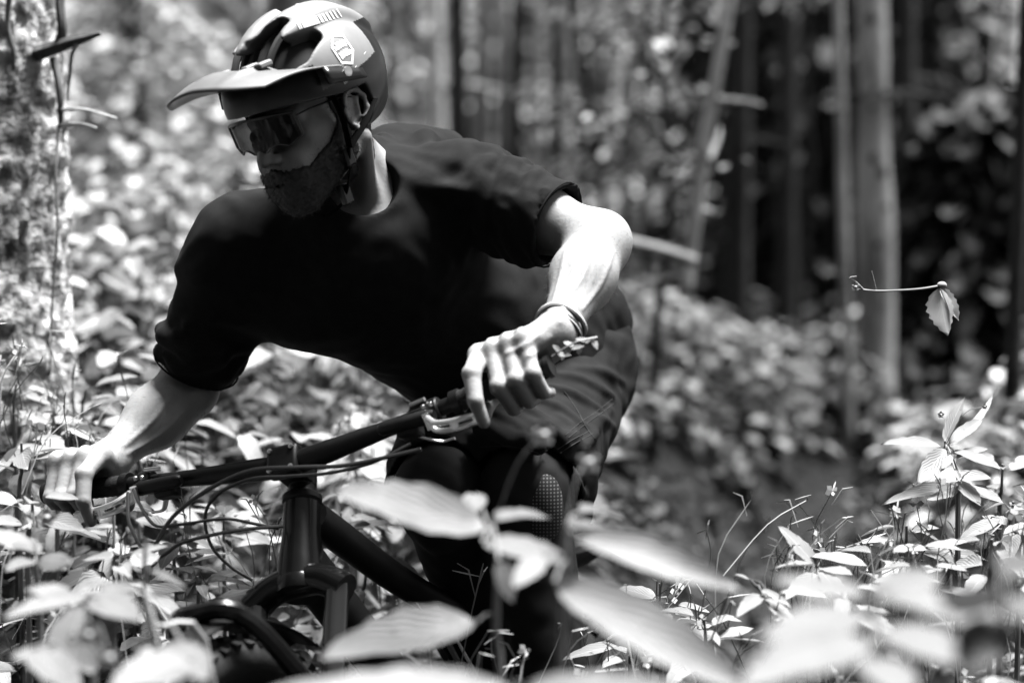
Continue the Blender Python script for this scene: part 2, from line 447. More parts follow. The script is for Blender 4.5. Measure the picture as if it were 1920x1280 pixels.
# ------------------------------------------------------------------ undergrowth: soft-stemmed plants, drooping whorls of pointed leaves
T_near = leaf_tmpl(6, .40, .25, .5, .12); T_mid = leaf_tmpl(4, .42, .22, .45); T_far = leaf_tmpl(3, .46, .2, .35)
def plants(px, py, h, tiers, nl, ln, tm, base=None, stem=True):
    """leaf and stem arrays of many plants at once"""
    N = len(px); z0 = H(px, py) if base is None else base
    lean = rng.normal(0, .10, (N, 2)) * h[:, None]
    P0 = []; AZ = []; PI_ = []; RO = []; LN = []
    for k in range(tiers):
        f = 1 - .27 * k
        for j in range(nl):
            az = 2 * np.pi * (j / nl) + k * .6 + rng.uniform(0, 2 * np.pi, N) * (j == 0) * 0 + rng.normal(0, .35, N) + (np.arange(N) * 2.399)
            q = np.stack([px + lean[:, 0] * f, py + lean[:, 1] * f, z0 + h * f + rng.normal(0, .02, N)], -1)
            P0.append(q); AZ.append(az); PI_.append(rng.normal(-.14 - .10 * k, .26, N)); RO.append(rng.normal(0, .32, N))
            LN.append(ln * rng.uniform(.62, 1.25, N) * (1 + .15 * (k > 0)))
    P0 = np.concatenate(P0); AZ = np.concatenate(AZ); PI_ = np.concatenate(PI_); RO = np.concatenate(RO); LN = np.concatenate(LN)
    M = frames(AZ, PI_, RO)
    P1 = P0 + M[:, :, 0] * .025
    return scatter(tm, P1, M, LN, rng.uniform(.8, 1.25, len(LN)))
def stems(px, py, h, r=.003):
    N = len(px); z0 = H(px, py) - .02; V = []; 
    a = np.array([0, 2.1, 4.2])
    ring = np.stack([np.cos(a), np.sin(a)], -1)
    b = np.stack([px[:, None] + r * 1.5 * ring[:, 0], py[:, None] + r * 1.5 * ring[:, 1], np.repeat(z0[:, None], 3, 1)], -1)
    t = np.stack([px[:, None] + r * ring[:, 0], py[:, None] + r * ring[:, 1], np.repeat((z0 + h)[:, None], 3, 1)], -1)
    V = np.concatenate([b, t], 1).reshape(-1, 3)
    f = np.array([(0, 1, 4), (0, 4, 3), (1, 2, 5), (1, 5, 4), (2, 0, 3), (2, 3, 5)])
    F = (f[None] + (np.arange(N) * 6)[:, None, None]).reshape(-1, 3)
    return V, F, np.zeros((len(V), 2))
def sow(x0, x1, y0, y1, dens, clear):
    n = int((x1 - x0) * (y1 - y0) * dens); x = rng.uniform(x0, x1, n); y = rng.uniform(y0, y1, n)
    d = trail_dist(x, y); k = d > clear * rng.uniform(.75, 1.3, n)
    k &= np.abs(x) < .30 * y + 1.2
    return x[k], y[k], d[k]
# in front of and beside the bike: tall enough to brush the bars, low under the lens
x, y, d = sow(-2.6, 2.6, 1.2, 4.9, 42, .36)
h = rng.uniform(.16, .40, len(x)) * np.clip(.35 + d * .9, .4, 1.0)
top = H(x, y) + h; lim = CAM_Z - .125 * y - .03
vis = (y < 2.9) & (top > lim); h = np.where(vis, np.maximum(lim - H(x, y), .1), h)
a = plants(x, y, h, 3, 5, .092, T_near); s_ = stems(x, y, h)
x2, y2, d2 = sow(-2.4, 2.4, 2.0, 4.9, 16, .3); h2 = rng.uniform(.10, .34, len(x2)); lim = CAM_Z - .125 * y2 - .03; h2 = np.where((y2 < 2.9) & (H(x2, y2) + h2 > lim), .08, h2)
a2 = plants(x2, y2, h2, 2, 7, .045, leaf_tmpl(5, .78, .1, .2, .25, .6))
x3, y3, d3 = sow(-2.4, 2.4, 2.9, 4.9, 20, .3); n3 = len(x3)
az3 = rng.uniform(0, 6.28, n3 * 4); p3 = np.repeat(np.stack([x3, y3, H(x3, y3)], -1), 4, 0)
a3 = scatter(leaf_tmpl(7, .035, .1, 1.1), p3, frames(az3, rng.normal(1.0, .25, n3 * 4), rng.normal(0, .3, n3 * 4)), rng.uniform(.2, .48, n3 * 4))
a = join([a, a2, a3])
o = link('undergrowth', mesh_np('undergrowth', *join([a])[:2], M_leaf, uv=a[2])); tag(o, 'knee-high mass of pale pointed leaves around the bike and along both trail edges', 'undergrowth', kind='stuff')
S_parts = [s_]
# the bank behind
x, y, d = sow(-4.6, 4.4, 4.9, 9.5, 34, .22); k = (d > .40) | (y > 8.0); x, y, d = x[k], y[k], d[k]
h = rng.uniform(.22, .50, len(x)) * np.clip(.35 + d * .8, .4, 1)
rp = (x / y > .155) & (y > 6.6); h = np.where(rp, h * .35, h); tl = (x / y > .04) & (x / y < .15) & (y > 6); h = np.where(tl, h * .6, h)
b1 = plants(x, y, h, 3, 5, .105, T_mid); S_parts.append(stems(x, y, h, .003))
x, y, d = sow(-8, 8, 9.5, 17, 14, .3)
h = rng.uniform(.25, .65, len(x)); h = np.where((x / y > -.07) & (x / y < .3), h * .4, h)
b2 = plants(x, y, h, 2, 5, .13, T_far)
x, y, d = sow(-13, 13, 17, 34, 6, .3)
h = rng.uniform(.3, .9, len(x))
b3 = plants(x, y, h, 2, 5, .2, T_far)
b = join([b1, b2, b3])
o = link('bank_undergrowth', mesh_np('bank_undergrowth', b[0], b[1], M_leaf_far, uv=b[2])); tag(o, 'thick leafy undergrowth covering the slope and wood floor behind the rider', 'undergrowth', kind='stuff')
s_ = join(S_parts)
o = link('undergrowth_stalks', mesh_np('undergrowth_stalks', s_[0], s_[1], M_stem)); tag(o, 'thin upright stalks under the leaf mass beside the trail', 'stalks', kind='stuff')

# fallen leaves and low dull herbs on the trail floor and wood floor
M_litter = leaf_mat('leaf_litter', .015, .09, .1, .7, veins=False)
n = 5200; x = rng.uniform(-1.2, 2.6, n); y = rng.uniform(2.6, 10.5, n)
v, f, uv = scatter(T_far, np.stack([x, y, H(x, y) + rng.uniform(.004, .05, n)], -1), frames(rng.uniform(0, 6.28, n), rng.normal(0, .3, n), rng.normal(0, .5, n)), rng.uniform(.04, .10, n), rng.uniform(.8, 1.5, n))
x, y, d = sow(-.4, 1.6, 4.4, 9.6, 26, .02); k = d < .42; x, y = x[k], y[k]
g = plants(x, y, rng.uniform(.04, .22, len(x)), 2, 5, .06, T_mid); lt = join([(v, f, uv), g])
o = link('leaf_litter', mesh_np('leaf_litter', lt[0], lt[1], M_litter, uv=lt[2])); tag(o, 'dull fallen leaves and low dark herbs along the shaded trail floor', 'leaf litter', kind='stuff')

# fine grass stalks with seed pods and tiny blossoms
def wisps():
    mb = MB(); fl = MB()
    spots = [(1560, 1010, 3.6, 26, .16), (1640, 1000, 3.7, 24, .16), (1780, 1010, 3.5, 26, .2), (1880, 980, 3.8, 24, .2), (60, 760, 4.1, 20, .22), (180, 800, 4.1, 14, .2),
             (40, 640, 4.0, 18, .1), (640, 790, 4.5, 12, .2), (700, 1000, 4.2, 16, .16), (960, 1230, 3.3, 14, .12), (120, 1000, 3.5, 14, .2), (1240, 1110, 3.6, 22, .2), (1700, 1230, 3.3, 20, .3), (420, 1000, 3.9, 10, .1)]
    for px_, py_, dd, n, sp in spots:
        for i in range(n):
            c = P(px_, py_, dd) + np.array([random.gauss(0, sp * .6), random.gauss(0, .12), random.gauss(-.01, .035)])
            gx = c + np.array([random.gauss(0, .05), random.gauss(0, .03), -random.uniform(.10, .22)])
            mid = (c + gx) / 2 + np.array([random.gauss(0, .015), 0, .02])
            mb.tube(spline([gx, mid, c], 3), [.0013, .0012, .0011, .001, .001, .0009, .0008], 3, caps=False)
            for q in range(random.randint(1, 4)):
                e = c + np.array([random.gauss(0, .018), random.gauss(0, .012), random.uniform(-.008, .022)])
                mb.tube([c + (gx - c) * .12 * q, (c + e) / 2, e], [.0006, .0014, .0005], 3, caps=False)
            if random.random() < .22:
                for w in range(4):
                    a = w * 1.57 + random.random(); v = np.array([math.cos(a), .4 * math.sin(a), math.sin(a)]) * random.uniform(.006, .011)
                    t = np.array([-v[2], 0, v[0]]) * .5
                    fl.poly([c, c + v * .7 + t, c + v * 1.2, c + v * .7 - t])
    o = mb.build('grass_stalks', M_leaf, smooth=False); tag(o, 'fine pale grass stalks and seed pods rising through the leaves', 'grass', kind='stuff')
    o = fl.build('small_blossoms', M_petal, smooth=False); tag(o, 'tiny white blossoms sprinkled over the undergrowth', 'blossom', kind='stuff')
wisps()

# ------------------------------------------------------------------ trees
def trunk_mb(path, r0, r1, n=16, rough=.06, seg=26, seed=0):
    pts = spline(path, max(2, seg // (len(path) - 1))); m = len(pts); mb = MB()
    mb.tube(pts, [r0 + (r1 - r0) * i / (m - 1) for i in range(m)], n)
    V = np.array(mb.v); c = np.repeat(np.array(pts), n, 0)
    for i in range(len(V)):
        q = Vector(V[i] * np.array([6, 6, 2.2]) + seed)
        V[i] = c[i] + (V[i] - c[i]) * (1 + rough * 2 * mnoise.noise(q) + rough * mnoise.noise(q * 3.1))
    mb.v = list(V); return mb
def crown_mesh(name, c, rad, n, ln, tm, mtl, parent, drop=0, hollow=.35):
    """leaf sprays through an uneven volume, with gaps"""
    u = rng.normal(size=(n, 3)); u /= np.linalg.norm(u, axis=1)[:, None]
    q = u * (rng.uniform(hollow, 1, n) ** .6)[:, None]
    nz = np.array([mnoise.noise(Vector(v * 1.9 + c)) for v in q]); q = q[nz > -.12]
    n = len(q); pos = np.asarray(c) + q * np.asarray(rad)
    M = frames(rng.uniform(0, 6.28, n), rng.normal(-.25 - drop, .35, n), rng.normal(0, .4, n))
    v, f, uv = scatter(tm, pos, M, ln * rng.uniform(.6, 1.3, n))
    return link(name, mesh_np(name, v - ORG[parent.name], f, mtl, uv=uv), parent)
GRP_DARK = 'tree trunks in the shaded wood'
def tree(name, label, base, top, r0, r1, bark, crown=None, bend=None, group=None, stubs=0, rough=.05, seed=0, n=14, cat='tree'):
    base = np.asarray(base, float); top = np.asarray(top, float)
    t = thing(name, label, cat, base, group)
    mid = (base + top) / 2 + (np.zeros(3) if bend is None else np.asarray(bend))
    dn = base + (base - mid) * .04
    tb = trunk_mb([dn, (base + mid) / 2, mid, (mid + top) / 2, top], r0, r1, n, rough, 24, seed)
    tb.build('trunk', bark, t, sharp=0)
    rs = random.Random(seed + 5)
    for i in range(stubs):
        f = rs.uniform(.05, .6); p = base + (top - base) * f; a = rs.uniform(0, 6.28); l = rs.uniform(.12, .5)
        dv = np.array([math.cos(a), math.sin(a), rs.uniform(-.3, .3)])
        MB().tube(spline([p, p + dv * l * .5 + [0, 0, .02], p + dv * l], 3), [r0 * .22] + [r0 * .15] * 3 + [r0 * .1] * 2 + [r0 * .05], 5).build('branch', bark, t)
    if crown:
        cz, rad, nn, ln, mt = crown
        c = base + (top - base) * cz
        crown_mesh('crown', c, rad, nn, ln, T_far, mt, t, drop=.2)
    return t
def ray_ground(px_, d):
    x_ = (px_ - 960) / FPX * d
    return np.array([x_, d, float(H(x_, d))])

# the thick tree at the edge of the picture
def big_tree():
    d = 4.5; c0 = P(-78, 640, d); base = np.array([c0[0] + .02, d, float(H(c0[0], d)) - .05])
    t = thing('old_tree', 'thick rough-barked tree with moss and broken branches at the picture edge, nearest trunk', 'tree', base)
    n = 150; zs = np.concatenate([np.arange(base[2], 2.3, .011), np.arange(2.3, 9, .35)]); V = []
    for z in zs:
        fl = .178 + .05 * math.exp(-(z - base[2]) * 3.2) - .010 * (z - 1.2)
        cx = base[0] + (z - base[2]) * -.012
        for k in range(n):
            w = 2 * math.pi * k / n
            q = Vector((math.cos(w) * 2.6, math.sin(w) * 2.6, z * 5.2))
            r = fl * (1 + .06 * mnoise.noise(q * .5)) + .017 * abs(mnoise.noise(q * 3.2)) ** .7 + .010 * mnoise.noise(q * 7.5) + .012 * max(0, mnoise.noise(q * 1.5) - .1)
            V.append((cx + r * math.cos(w), d + r * math.sin(w), z))
    m = len(zs); i = np.arange(m - 1)[:, None] * n; k = np.arange(n)[None]
    F = np.stack([i + k, i + (k + 1) % n, i + n + (k + 1) % n, i + n + k], -1).reshape(-1, 4)
    link('trunk', mesh_np('trunk', np.array(V) - base, F, M_oldbark), t)
    B = lambda *p: [P(*q) for q in p]
    for pts, r in ((B((56, 104, 4.42), (100, 90, 4.36), (136, 78, 4.32), (160, 71, 4.3), (190, 62, 4.28)), (.016, .005)), (B((104, 92, 4.36), (116, 60, 4.34), (112, 0, 4.34), (118, -60, 4.35)), (.009, .009)),
                   (B((150, 73, 4.31), (136, 100, 4.31), (130, 150, 4.33), (128, 190, 4.33)), (.004, .002)), (B((100, 110, 4.38), (112, 170, 4.36), (114, 240, 4.36)), (.008, .005)), (B((108, 236, 4.36), (150, 232, 4.3), (182, 240, 4.27)), (.003, .0015)),
                   (B((108, 206, 4.37), (160, 206, 4.3), (220, 222, 4.26)), (.004, .0015)), (B((110, 240, 4.36), (104, 330, 4.34), (108, 430, 4.34), (98, 560, 4.36), (94, 700, 4.4)), (.0028, .002)), (B((20, -30, 4.3), (14, 40, 4.31), (24, 90, 4.31), (26, 130, 4.32)), (.006, .003))):
        pp = spline(pts, 5); L = len(pp)
        MB().tube(pp, [r[0] + (r[1] - r[0]) * i / (L - 1) for i in range(L)], 7).build('branch', M_bark_mid if r[0] > .0045 else M_bark_pale, t)
    crown_mesh('crown', np.array([base[0] - 1.9, d + .4, 9.0]), (1.9, 2.2, 1.6), 500, .3, T_far, M_leaf_wood, t)
# lichened bark: pale plates, dark hollows, damp dark streaks
M_oldbark = mat('bark_lichen', .5, .9, var=.68, scale=15, bump=1.0, bscale=60, detail=10, contrast=(.36, .64), dist=.012)
big_tree()

# tall pale trunk with knots, and the thin one beside it
def pale_tree():
    d = 9.0; b = ray_ground(1646, d); t = thing('pale_tree', 'tall straight pale tree trunk with dark knots and a ring of branch stubs', 'tree', b)
    tp = P(1634, -10, d); up = b + (tp - b) * 3.0
    trunk_mb([b - [0, 0, .1], b + (tp - b) * .5, tp, up], .076, .05, 20, .06, 40, 3).build('trunk', M_bark_pale, t, sharp=0)
    for kx, ky, s in ((1630, 38, .020), (1634, 300, .018), (1650, 325, .019), (1640, 460, .018), (1634, 205, .012), (1655, 390, .012), (1626, 520, .01)):
        p = P(kx, ky, d); cx = P(1642, ky, d)[0]; dx = (p[0] - cx); p[1] = d - math.sqrt(max(.066 ** 2 - dx * dx, 1e-5))
        MB().ball(p, (s, .010, s * 1.15), 10, 6).build('knot', M_knot, t)
    for a, l in ((2.9, .24), (3.5, .16), (.2, .30), (-.35, .22), (4.4, .12), (5.2, .14), (1.6, .2), (.9, .2)):
        p = P(1642, 176 + random.uniform(-5, 5), d); dv = np.array([math.cos(a), math.sin(a), random.uniform(-.12, .1)])
        MB().tube(spline([p + dv * .05, p + dv * (.05 + l * .5), p + dv * (.05 + l) - [0, 0, .03]], 3), [.016, .013, .011, .010, .009, .007, .004], 6).build('branch', M_bark_dark, t)
    crown_mesh('crown', b + (up - b) * .95, (1.8, 1.8, 2.2), 500, .3, T_far, M_leaf_wood, t)
pale_tree()
t = tree('thin_tree', 'thin pale dead stem standing close against the tall knotted trunk', ray_ground(1592, 8.8), P(1571, -40, 8.8), .024, .016, M_bark_pale, seed=9, stubs=7, rough=.10)
t = tree('leaning_tree', 'slender pale trunk leaning over behind the elbow of the rider', P(1286, 545, 7.4), P(1374, -30, 7.4), .026, .016, M_bark_pale, bend=(-.01, 0, 0), seed=4, stubs=4, rough=.10)
for q in (((1350, 186, 7.4), (1400, 190, 7.3), (1430, 197, 7.3)), ((1364, 60, 7.4), (1352, 30, 7.4), (1340, -20, 7.4)), ((1330, 300, 7.4), (1346, 262, 7.45), (1350, 240, 7.5))):
    pp = spline([P(*k) for k in q], 4); MB().tube(pp, np.linspace(.011, .004, len(pp)), 6).build('branch', M_bark_pale, t)
# fallen pole
a, b_ = P(1186, 456, 7.0), P(1300, 489, 7.2)
o = MB().tube(spline([a - (b_ - a) * .35, a, (a + b_) / 2 + [0, 0, .004], b_], 4), .0175, 10).build('fallen_pole', M_wood, org=a)
tag(o, 'pale barkless pole lying across the brush beside the leaning trunk', 'log')

# trunks behind: (pixel column, width, depth, bark, label, group)
PALE = [(824, 25, 13.0, M_bark_birch, 'brightest pale trunk rising just beside the helmet, sunlit in patches', -8),
        (893, 28, 13.5, M_bark_mid, 'grey trunk beside the pair of dark trunks behind the shoulder of the rider', 22),
        (940, 22, 16, M_bark_mid, 'grey trunk with bright gaps on both sides above the shirt shoulder', 0),
        (1008, 18, 15, M_bark_mid, 'thin mid-grey trunk above the short sleeve, before a bright gap', -6),
        (284, 22, 11, M_bark_pale, 'pale trunk in the leaves between the rough old tree and the helmet', 0),
        (1060, 20, 17, M_bark_mid, 'grey trunk half hidden by leaf sprays above the sleeve hem', 4)]
for i, (px_, w, d, bk, lab, ln) in enumerate(PALE):
    b = ray_ground(px_ - ln, d); r = w / FPX * d / 2; tp = P(px_ + ln, -30, d); up = b + (tp - b) * 2.6
    tree('pale_tree' if bk in (M_bark_pale, M_bark_birch) else 'grey_tree', lab, b, up, r * 1.1, r * .7, bk, crown=None, seed=20 + i, stubs=5)
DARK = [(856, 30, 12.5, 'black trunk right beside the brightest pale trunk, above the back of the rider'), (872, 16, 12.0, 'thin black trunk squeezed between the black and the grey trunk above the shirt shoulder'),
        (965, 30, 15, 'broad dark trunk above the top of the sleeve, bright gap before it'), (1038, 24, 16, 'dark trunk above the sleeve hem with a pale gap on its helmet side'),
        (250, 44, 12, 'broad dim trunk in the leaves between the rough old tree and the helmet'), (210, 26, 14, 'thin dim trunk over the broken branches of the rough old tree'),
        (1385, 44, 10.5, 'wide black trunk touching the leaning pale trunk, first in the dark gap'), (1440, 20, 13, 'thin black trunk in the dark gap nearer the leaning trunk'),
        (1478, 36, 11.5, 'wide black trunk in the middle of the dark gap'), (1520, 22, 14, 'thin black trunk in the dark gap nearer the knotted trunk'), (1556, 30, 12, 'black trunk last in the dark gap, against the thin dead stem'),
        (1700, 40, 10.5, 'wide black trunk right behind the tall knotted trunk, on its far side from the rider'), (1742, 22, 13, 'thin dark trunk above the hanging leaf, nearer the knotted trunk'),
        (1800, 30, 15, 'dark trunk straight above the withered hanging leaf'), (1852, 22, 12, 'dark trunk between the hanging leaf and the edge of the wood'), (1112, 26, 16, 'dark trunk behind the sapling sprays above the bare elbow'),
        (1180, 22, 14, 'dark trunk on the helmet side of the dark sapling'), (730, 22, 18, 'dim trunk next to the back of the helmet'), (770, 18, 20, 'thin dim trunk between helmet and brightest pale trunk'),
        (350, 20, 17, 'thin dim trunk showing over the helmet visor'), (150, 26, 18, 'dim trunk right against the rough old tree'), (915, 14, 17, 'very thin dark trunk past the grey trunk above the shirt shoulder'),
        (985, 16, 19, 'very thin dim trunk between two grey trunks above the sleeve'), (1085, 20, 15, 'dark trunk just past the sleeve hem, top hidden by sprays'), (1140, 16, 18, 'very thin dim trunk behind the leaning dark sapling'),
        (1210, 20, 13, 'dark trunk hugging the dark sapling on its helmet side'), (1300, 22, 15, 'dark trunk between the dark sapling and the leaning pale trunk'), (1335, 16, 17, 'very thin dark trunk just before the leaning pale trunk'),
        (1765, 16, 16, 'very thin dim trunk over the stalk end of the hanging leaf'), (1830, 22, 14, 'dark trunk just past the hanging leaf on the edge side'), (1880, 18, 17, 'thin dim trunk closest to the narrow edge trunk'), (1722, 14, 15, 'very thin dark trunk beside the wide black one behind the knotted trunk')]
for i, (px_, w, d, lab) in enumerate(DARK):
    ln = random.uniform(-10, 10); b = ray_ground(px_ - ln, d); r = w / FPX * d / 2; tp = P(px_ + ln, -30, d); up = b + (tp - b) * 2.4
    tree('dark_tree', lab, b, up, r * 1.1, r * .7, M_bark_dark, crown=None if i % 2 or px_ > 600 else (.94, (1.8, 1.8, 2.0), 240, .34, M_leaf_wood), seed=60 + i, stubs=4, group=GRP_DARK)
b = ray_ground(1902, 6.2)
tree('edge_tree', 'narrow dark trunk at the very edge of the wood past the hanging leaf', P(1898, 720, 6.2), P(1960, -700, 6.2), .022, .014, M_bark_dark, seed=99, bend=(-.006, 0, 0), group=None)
# low spruces that keep the gap between the leaning and the knotted trunk black
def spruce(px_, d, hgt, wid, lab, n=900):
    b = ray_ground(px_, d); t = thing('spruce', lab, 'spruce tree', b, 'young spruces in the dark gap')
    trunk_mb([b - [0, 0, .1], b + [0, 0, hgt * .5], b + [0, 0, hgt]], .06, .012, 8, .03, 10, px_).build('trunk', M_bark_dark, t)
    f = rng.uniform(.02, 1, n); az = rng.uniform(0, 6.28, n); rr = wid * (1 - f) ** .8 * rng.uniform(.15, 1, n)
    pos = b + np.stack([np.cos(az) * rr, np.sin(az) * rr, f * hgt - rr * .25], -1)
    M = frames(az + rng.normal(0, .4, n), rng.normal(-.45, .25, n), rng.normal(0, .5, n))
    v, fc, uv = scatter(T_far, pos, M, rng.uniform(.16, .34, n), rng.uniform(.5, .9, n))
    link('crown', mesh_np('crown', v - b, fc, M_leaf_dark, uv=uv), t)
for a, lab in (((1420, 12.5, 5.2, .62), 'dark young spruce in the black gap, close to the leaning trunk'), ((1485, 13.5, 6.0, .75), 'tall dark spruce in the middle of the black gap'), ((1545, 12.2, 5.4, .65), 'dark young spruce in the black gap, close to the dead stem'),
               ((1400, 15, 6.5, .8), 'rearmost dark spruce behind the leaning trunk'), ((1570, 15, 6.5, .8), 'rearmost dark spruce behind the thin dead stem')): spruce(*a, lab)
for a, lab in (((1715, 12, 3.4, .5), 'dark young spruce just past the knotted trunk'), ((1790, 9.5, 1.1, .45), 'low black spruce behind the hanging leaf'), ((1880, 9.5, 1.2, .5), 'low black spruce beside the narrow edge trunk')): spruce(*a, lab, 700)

# leafy saplings with bright sprays
def sapling(name, lab, px0, px1, d, r, sprays, bark, nl=26, ln=.062, mt=None):
    b = ray_ground(px0, d); top = P(px1, -60, d); t = thing(name, lab, 'sapling', b)
    mid = (b + top) / 2 + [.03, 0, 0]
    trunk_mb([b - [0, 0, .05], (b + mid) / 2 + [-.02, 0, 0], mid, (mid + top) / 2 + [-.02, 0, 0], top], r, r * .6, 10, .05, 20, px0).build('trunk', bark, t, sharp=0)
    Vs = []
    for x0, y0, x1, y1, dd in sprays:
        p0, p1 = P(x0, y0, d), P(x1, y1, d + dd); dv = p1 - p0
        pp = spline([p0, p0 + dv * .5 + [0, 0, .04], p1], 4); MB().tube(pp, np.linspace(r * .35, r * .08, len(pp)), 5).build('branch', bark, t)
        f = rng.uniform(.2, 1.05, nl); pos = p0 + dv * f[:, None] + rng.normal(0, .05, (nl, 3)) * [1, 1.4, .55] + [0, 0, .02]
        az = math.atan2(dv[1], dv[0]) + rng.normal(0, .8, nl); Vs.append(scatter(T_mid, pos, frames(az, rng.normal(-.1, .25, nl), rng.normal(0, .3, nl)), ln * rng.uniform(.7, 1.3, nl), rng.uniform(1, 1.4, nl)))
    v, f, uv = join(Vs); link('crown', mesh_np('crown', v - b, f, mt or M_leaf_far, uv=uv), t)
sapling('sapling', 'dark sapling with bright leaf sprays between the sleeve and the leaning trunk', 1225, 1252, 7.6, .016,
        [(1245, 60, 1130, 75, .2), (1245, 100, 1320, 20, .1), (1240, 150, 1110, 70, -.2), (1240, 210, 1150, 250, .2), (1240, 120, 1310, 90, -.3), (1235, 240, 1000, 205, .3), (1235, 270, 1320, 320, .1), (1235, 250, 1090, 230, -.2),
         (1230, 330, 1160, 350, .1), (1230, 380, 1270, 440, .0), (1245, 40, 1160, 0, .2), (1250, 0, 1350, -20, 0), (1235, 180, 1300, 200, .3), (1232, 300, 1310, 325, -.2)], M_bark_dark, 15)
sapling('sapling', 'leaning dark sapling whose sprays hang over the short sleeve of the rider', 1150, 1080, 9.5, .014,
        [(1100, 150, 1010, 200, .2), (1110, 200, 1180, 260, .1), (1100, 60, 1180, 20, .3), (1120, 250, 1040, 240, .1), (1130, 300, 1200, 330, 0), (1090, 30, 1020, 10, 0), (1120, 280, 1060, 330, .2)], M_bark_dark, 16, .065)
sapling('sapling', 'small leafy tree spreading sprays above the picture top past the leaning trunk', 1500, 1520, 9.6, .012,
        [(1515, 10, 1440, 12, .1), (1515, 5, 1540, 6, -.1), (1515, -10, 1400, 25, 0), (1518, -20, 1570, 0, .1)], M_bark_dark, 14, .06)
sapling('sapling', 'leafy bush of small bright leaves between the rough old tree and the helmet visor', 230, 262, 8.5, .014,
        [(255, 60, 180, 20, .2), (255, 80, 330, 60, .2), (250, 120, 150, 130, .1), (250, 150, 340, 140, -.1), (245, 180, 170, 200, .2), (245, 210, 330, 210, .1), (255, 30, 310, 10, 0), (240, 230, 160, 250, .1), (252, 100, 390, 110, .2), (250, 20, 160, 60, .3)], M_bark_dark, 24, .06)
sapling('sapling', 'thin bush with a few pale leaves far past the knotted trunk', 1760, 1765, 13, .014,
        [(1763, 60, 1710, 80, .1), (1763, 80, 1830, 60, .2), (1763, 100, 1880, 110, .1), (1763, 30, 1700, 20, .2), (1763, 140, 1850, 130, .1), (1763, 20, 1900, 10, .1), (1763, 160, 1700, 190, .1), (1763, 300, 1860, 280, .1), (1763, 330, 1840, 370, 0)], M_bark_dark, 14, .09)
# added unseen trees behind the camera: dense crowns cut the sky fill
for i, (tx, ty, hh) in enumerate([(-1.6, -3.2, 9), (1.4, -3.6, 10), (-4.0, -1.6, 9), (4.2, -1.8, 9), (.2, -6.0, 11), (-6.0, 1.6, 9), (-3.4, -5.4, 10), (3.6, -5.6, 10)]):
    b = np.array([tx, ty, float(H(tx, ty))]); t = thing('added_shade_tree', 'added leafy tree behind the camera, its dense crown blocking sky light', 'tree', b, 'added sky-blocking trees')
    trunk_mb([b - [0, 0, .1], b + [.05, 0, hh * .5], b + [0, 0, hh]], .16, .05, 10, .04, 12, 700 + i).build('trunk', M_bark_mid, t)
    crown_mesh('crown', b + [0, 0, hh * .5], (2.1, 1.8, hh * .5), 2600, .55, T_far, M_leaf_wood, t, hollow=.1)
for (tx, ty, hh, cc, rr, nn, lab) in ((2.1, 7.1, 10, (1.6, 5.9, 7.2), (.6, 1.2, .8), 420, 'added leafy tree past the picture side, its boughs set to shade the gully'), (-.86, 9.3, 11, (-1.5, 9.0, 8.0), (2.6, 2.3, .9), 330, 'added tall tree hidden behind the helmet, its thin boughs set to dapple the leafy slope')):  # added trees, boughs placed against the sun to shade gully and slope
    b = np.array([tx, ty, float(H(tx, ty))]); t = thing('added_shade_tree', lab, 'tree', b)
    trunk_mb([b - [0, 0, .1], b + [.03, 0, hh * .5], b + [0, 0, hh]], .10, .05, 10, .04, 14, 800 + nn).build('trunk', M_bark_mid, t)
    crown_mesh('crown', cc, rr, nn, .26, T_far, M_leaf_wood, t, hollow=.1)
# the wood far behind: one mass of foliage under and between the trunks
n = 9000
x = rng.uniform(-12, 12, n); y = rng.uniform(17, 34, n); zz = rng.uniform(0, 1, n) ** 1.3 * 6.5
keep = np.array([mnoise.noise(Vector((a * .55, b * .3, c * .5))) for a, b, c in zip(x, y, zz)]) > -.02
x, y, zz = x[keep], y[keep], zz[keep]; n = len(x)
v, f, uv = scatter(T_far, np.stack([x, y, H(x, y) + zz], -1), frames(rng.uniform(0, 6.28, n), rng.normal(-.3, .4, n), rng.normal(0, .5, n)), rng.uniform(.18, .42, n), rng.uniform(1, 1.6, n))
o = link('far_foliage', mesh_np('far_foliage', v, f, M_leaf_lit, uv=uv)); tag(o, 'hazy mass of leaves between the far trunks of the wood', 'foliage', kind='stuff')

# ------------------------------------------------------------------ plants one can tell apart
LEAFN = 10
def leaf_obj(name, b, tip, w, m, parent, nup=(0, -.6, .8), droop=.3, fold=.2, teeth=.10, wav=.5, tm_n=None):
    """one blade from b to tip; nup is roughly the way its upper face looks"""
    b = np.asarray(b, float); tip = np.asarray(tip, float); dv = tip - b; L = np.linalg.norm(dv); xx = dv / L
    zz_ = nrm(np.asarray(nup, float) - xx * np.dot(nup, xx)); yy_ = np.cross(zz_, xx)
    V, F, UV = leaf_tmpl(tm_n or LEAFN, 1.0, fold, droop, teeth, wav)
    Q = b + V[:, :1] * L * xx + V[:, 1:2] * w * yy_ + V[:, 2:] * np.array([L]) * zz_ * .6
    return link(name, mesh_np('leaf', Q - ORG[parent.name], F, m, uv=UV), parent)
def petiole(a, b, parent, r=.0016):
    return MB().tube(spline([a, (np.asarray(a) + b) / 2 + [0, 0, .004], b], 3), r, 5).build('stalk', M_stem, parent)
def blossom(c, s, parent):
    c = np.asarray(c, float); mb = MB()
    mb.ball(c, (s * .55, s * .5, s * .5), 8, 6)
    for k in range(5):
        a = k * 1.257 + .3; v = np.array([math.cos(a), -.25, math.sin(a)]) * s; t = np.array([-math.sin(a), 0, math.cos(a)]) * s * .5
        mb.sheet([[c, c + t * .2, c], [c + v * .5 - t, c + v * .55 - [0, s * .2, 0], c + v * .5 + t], [c + v - t * .6, c + v * 1.08, c + v + t * .6]])
    return mb.build('blossom', M_petal, parent)
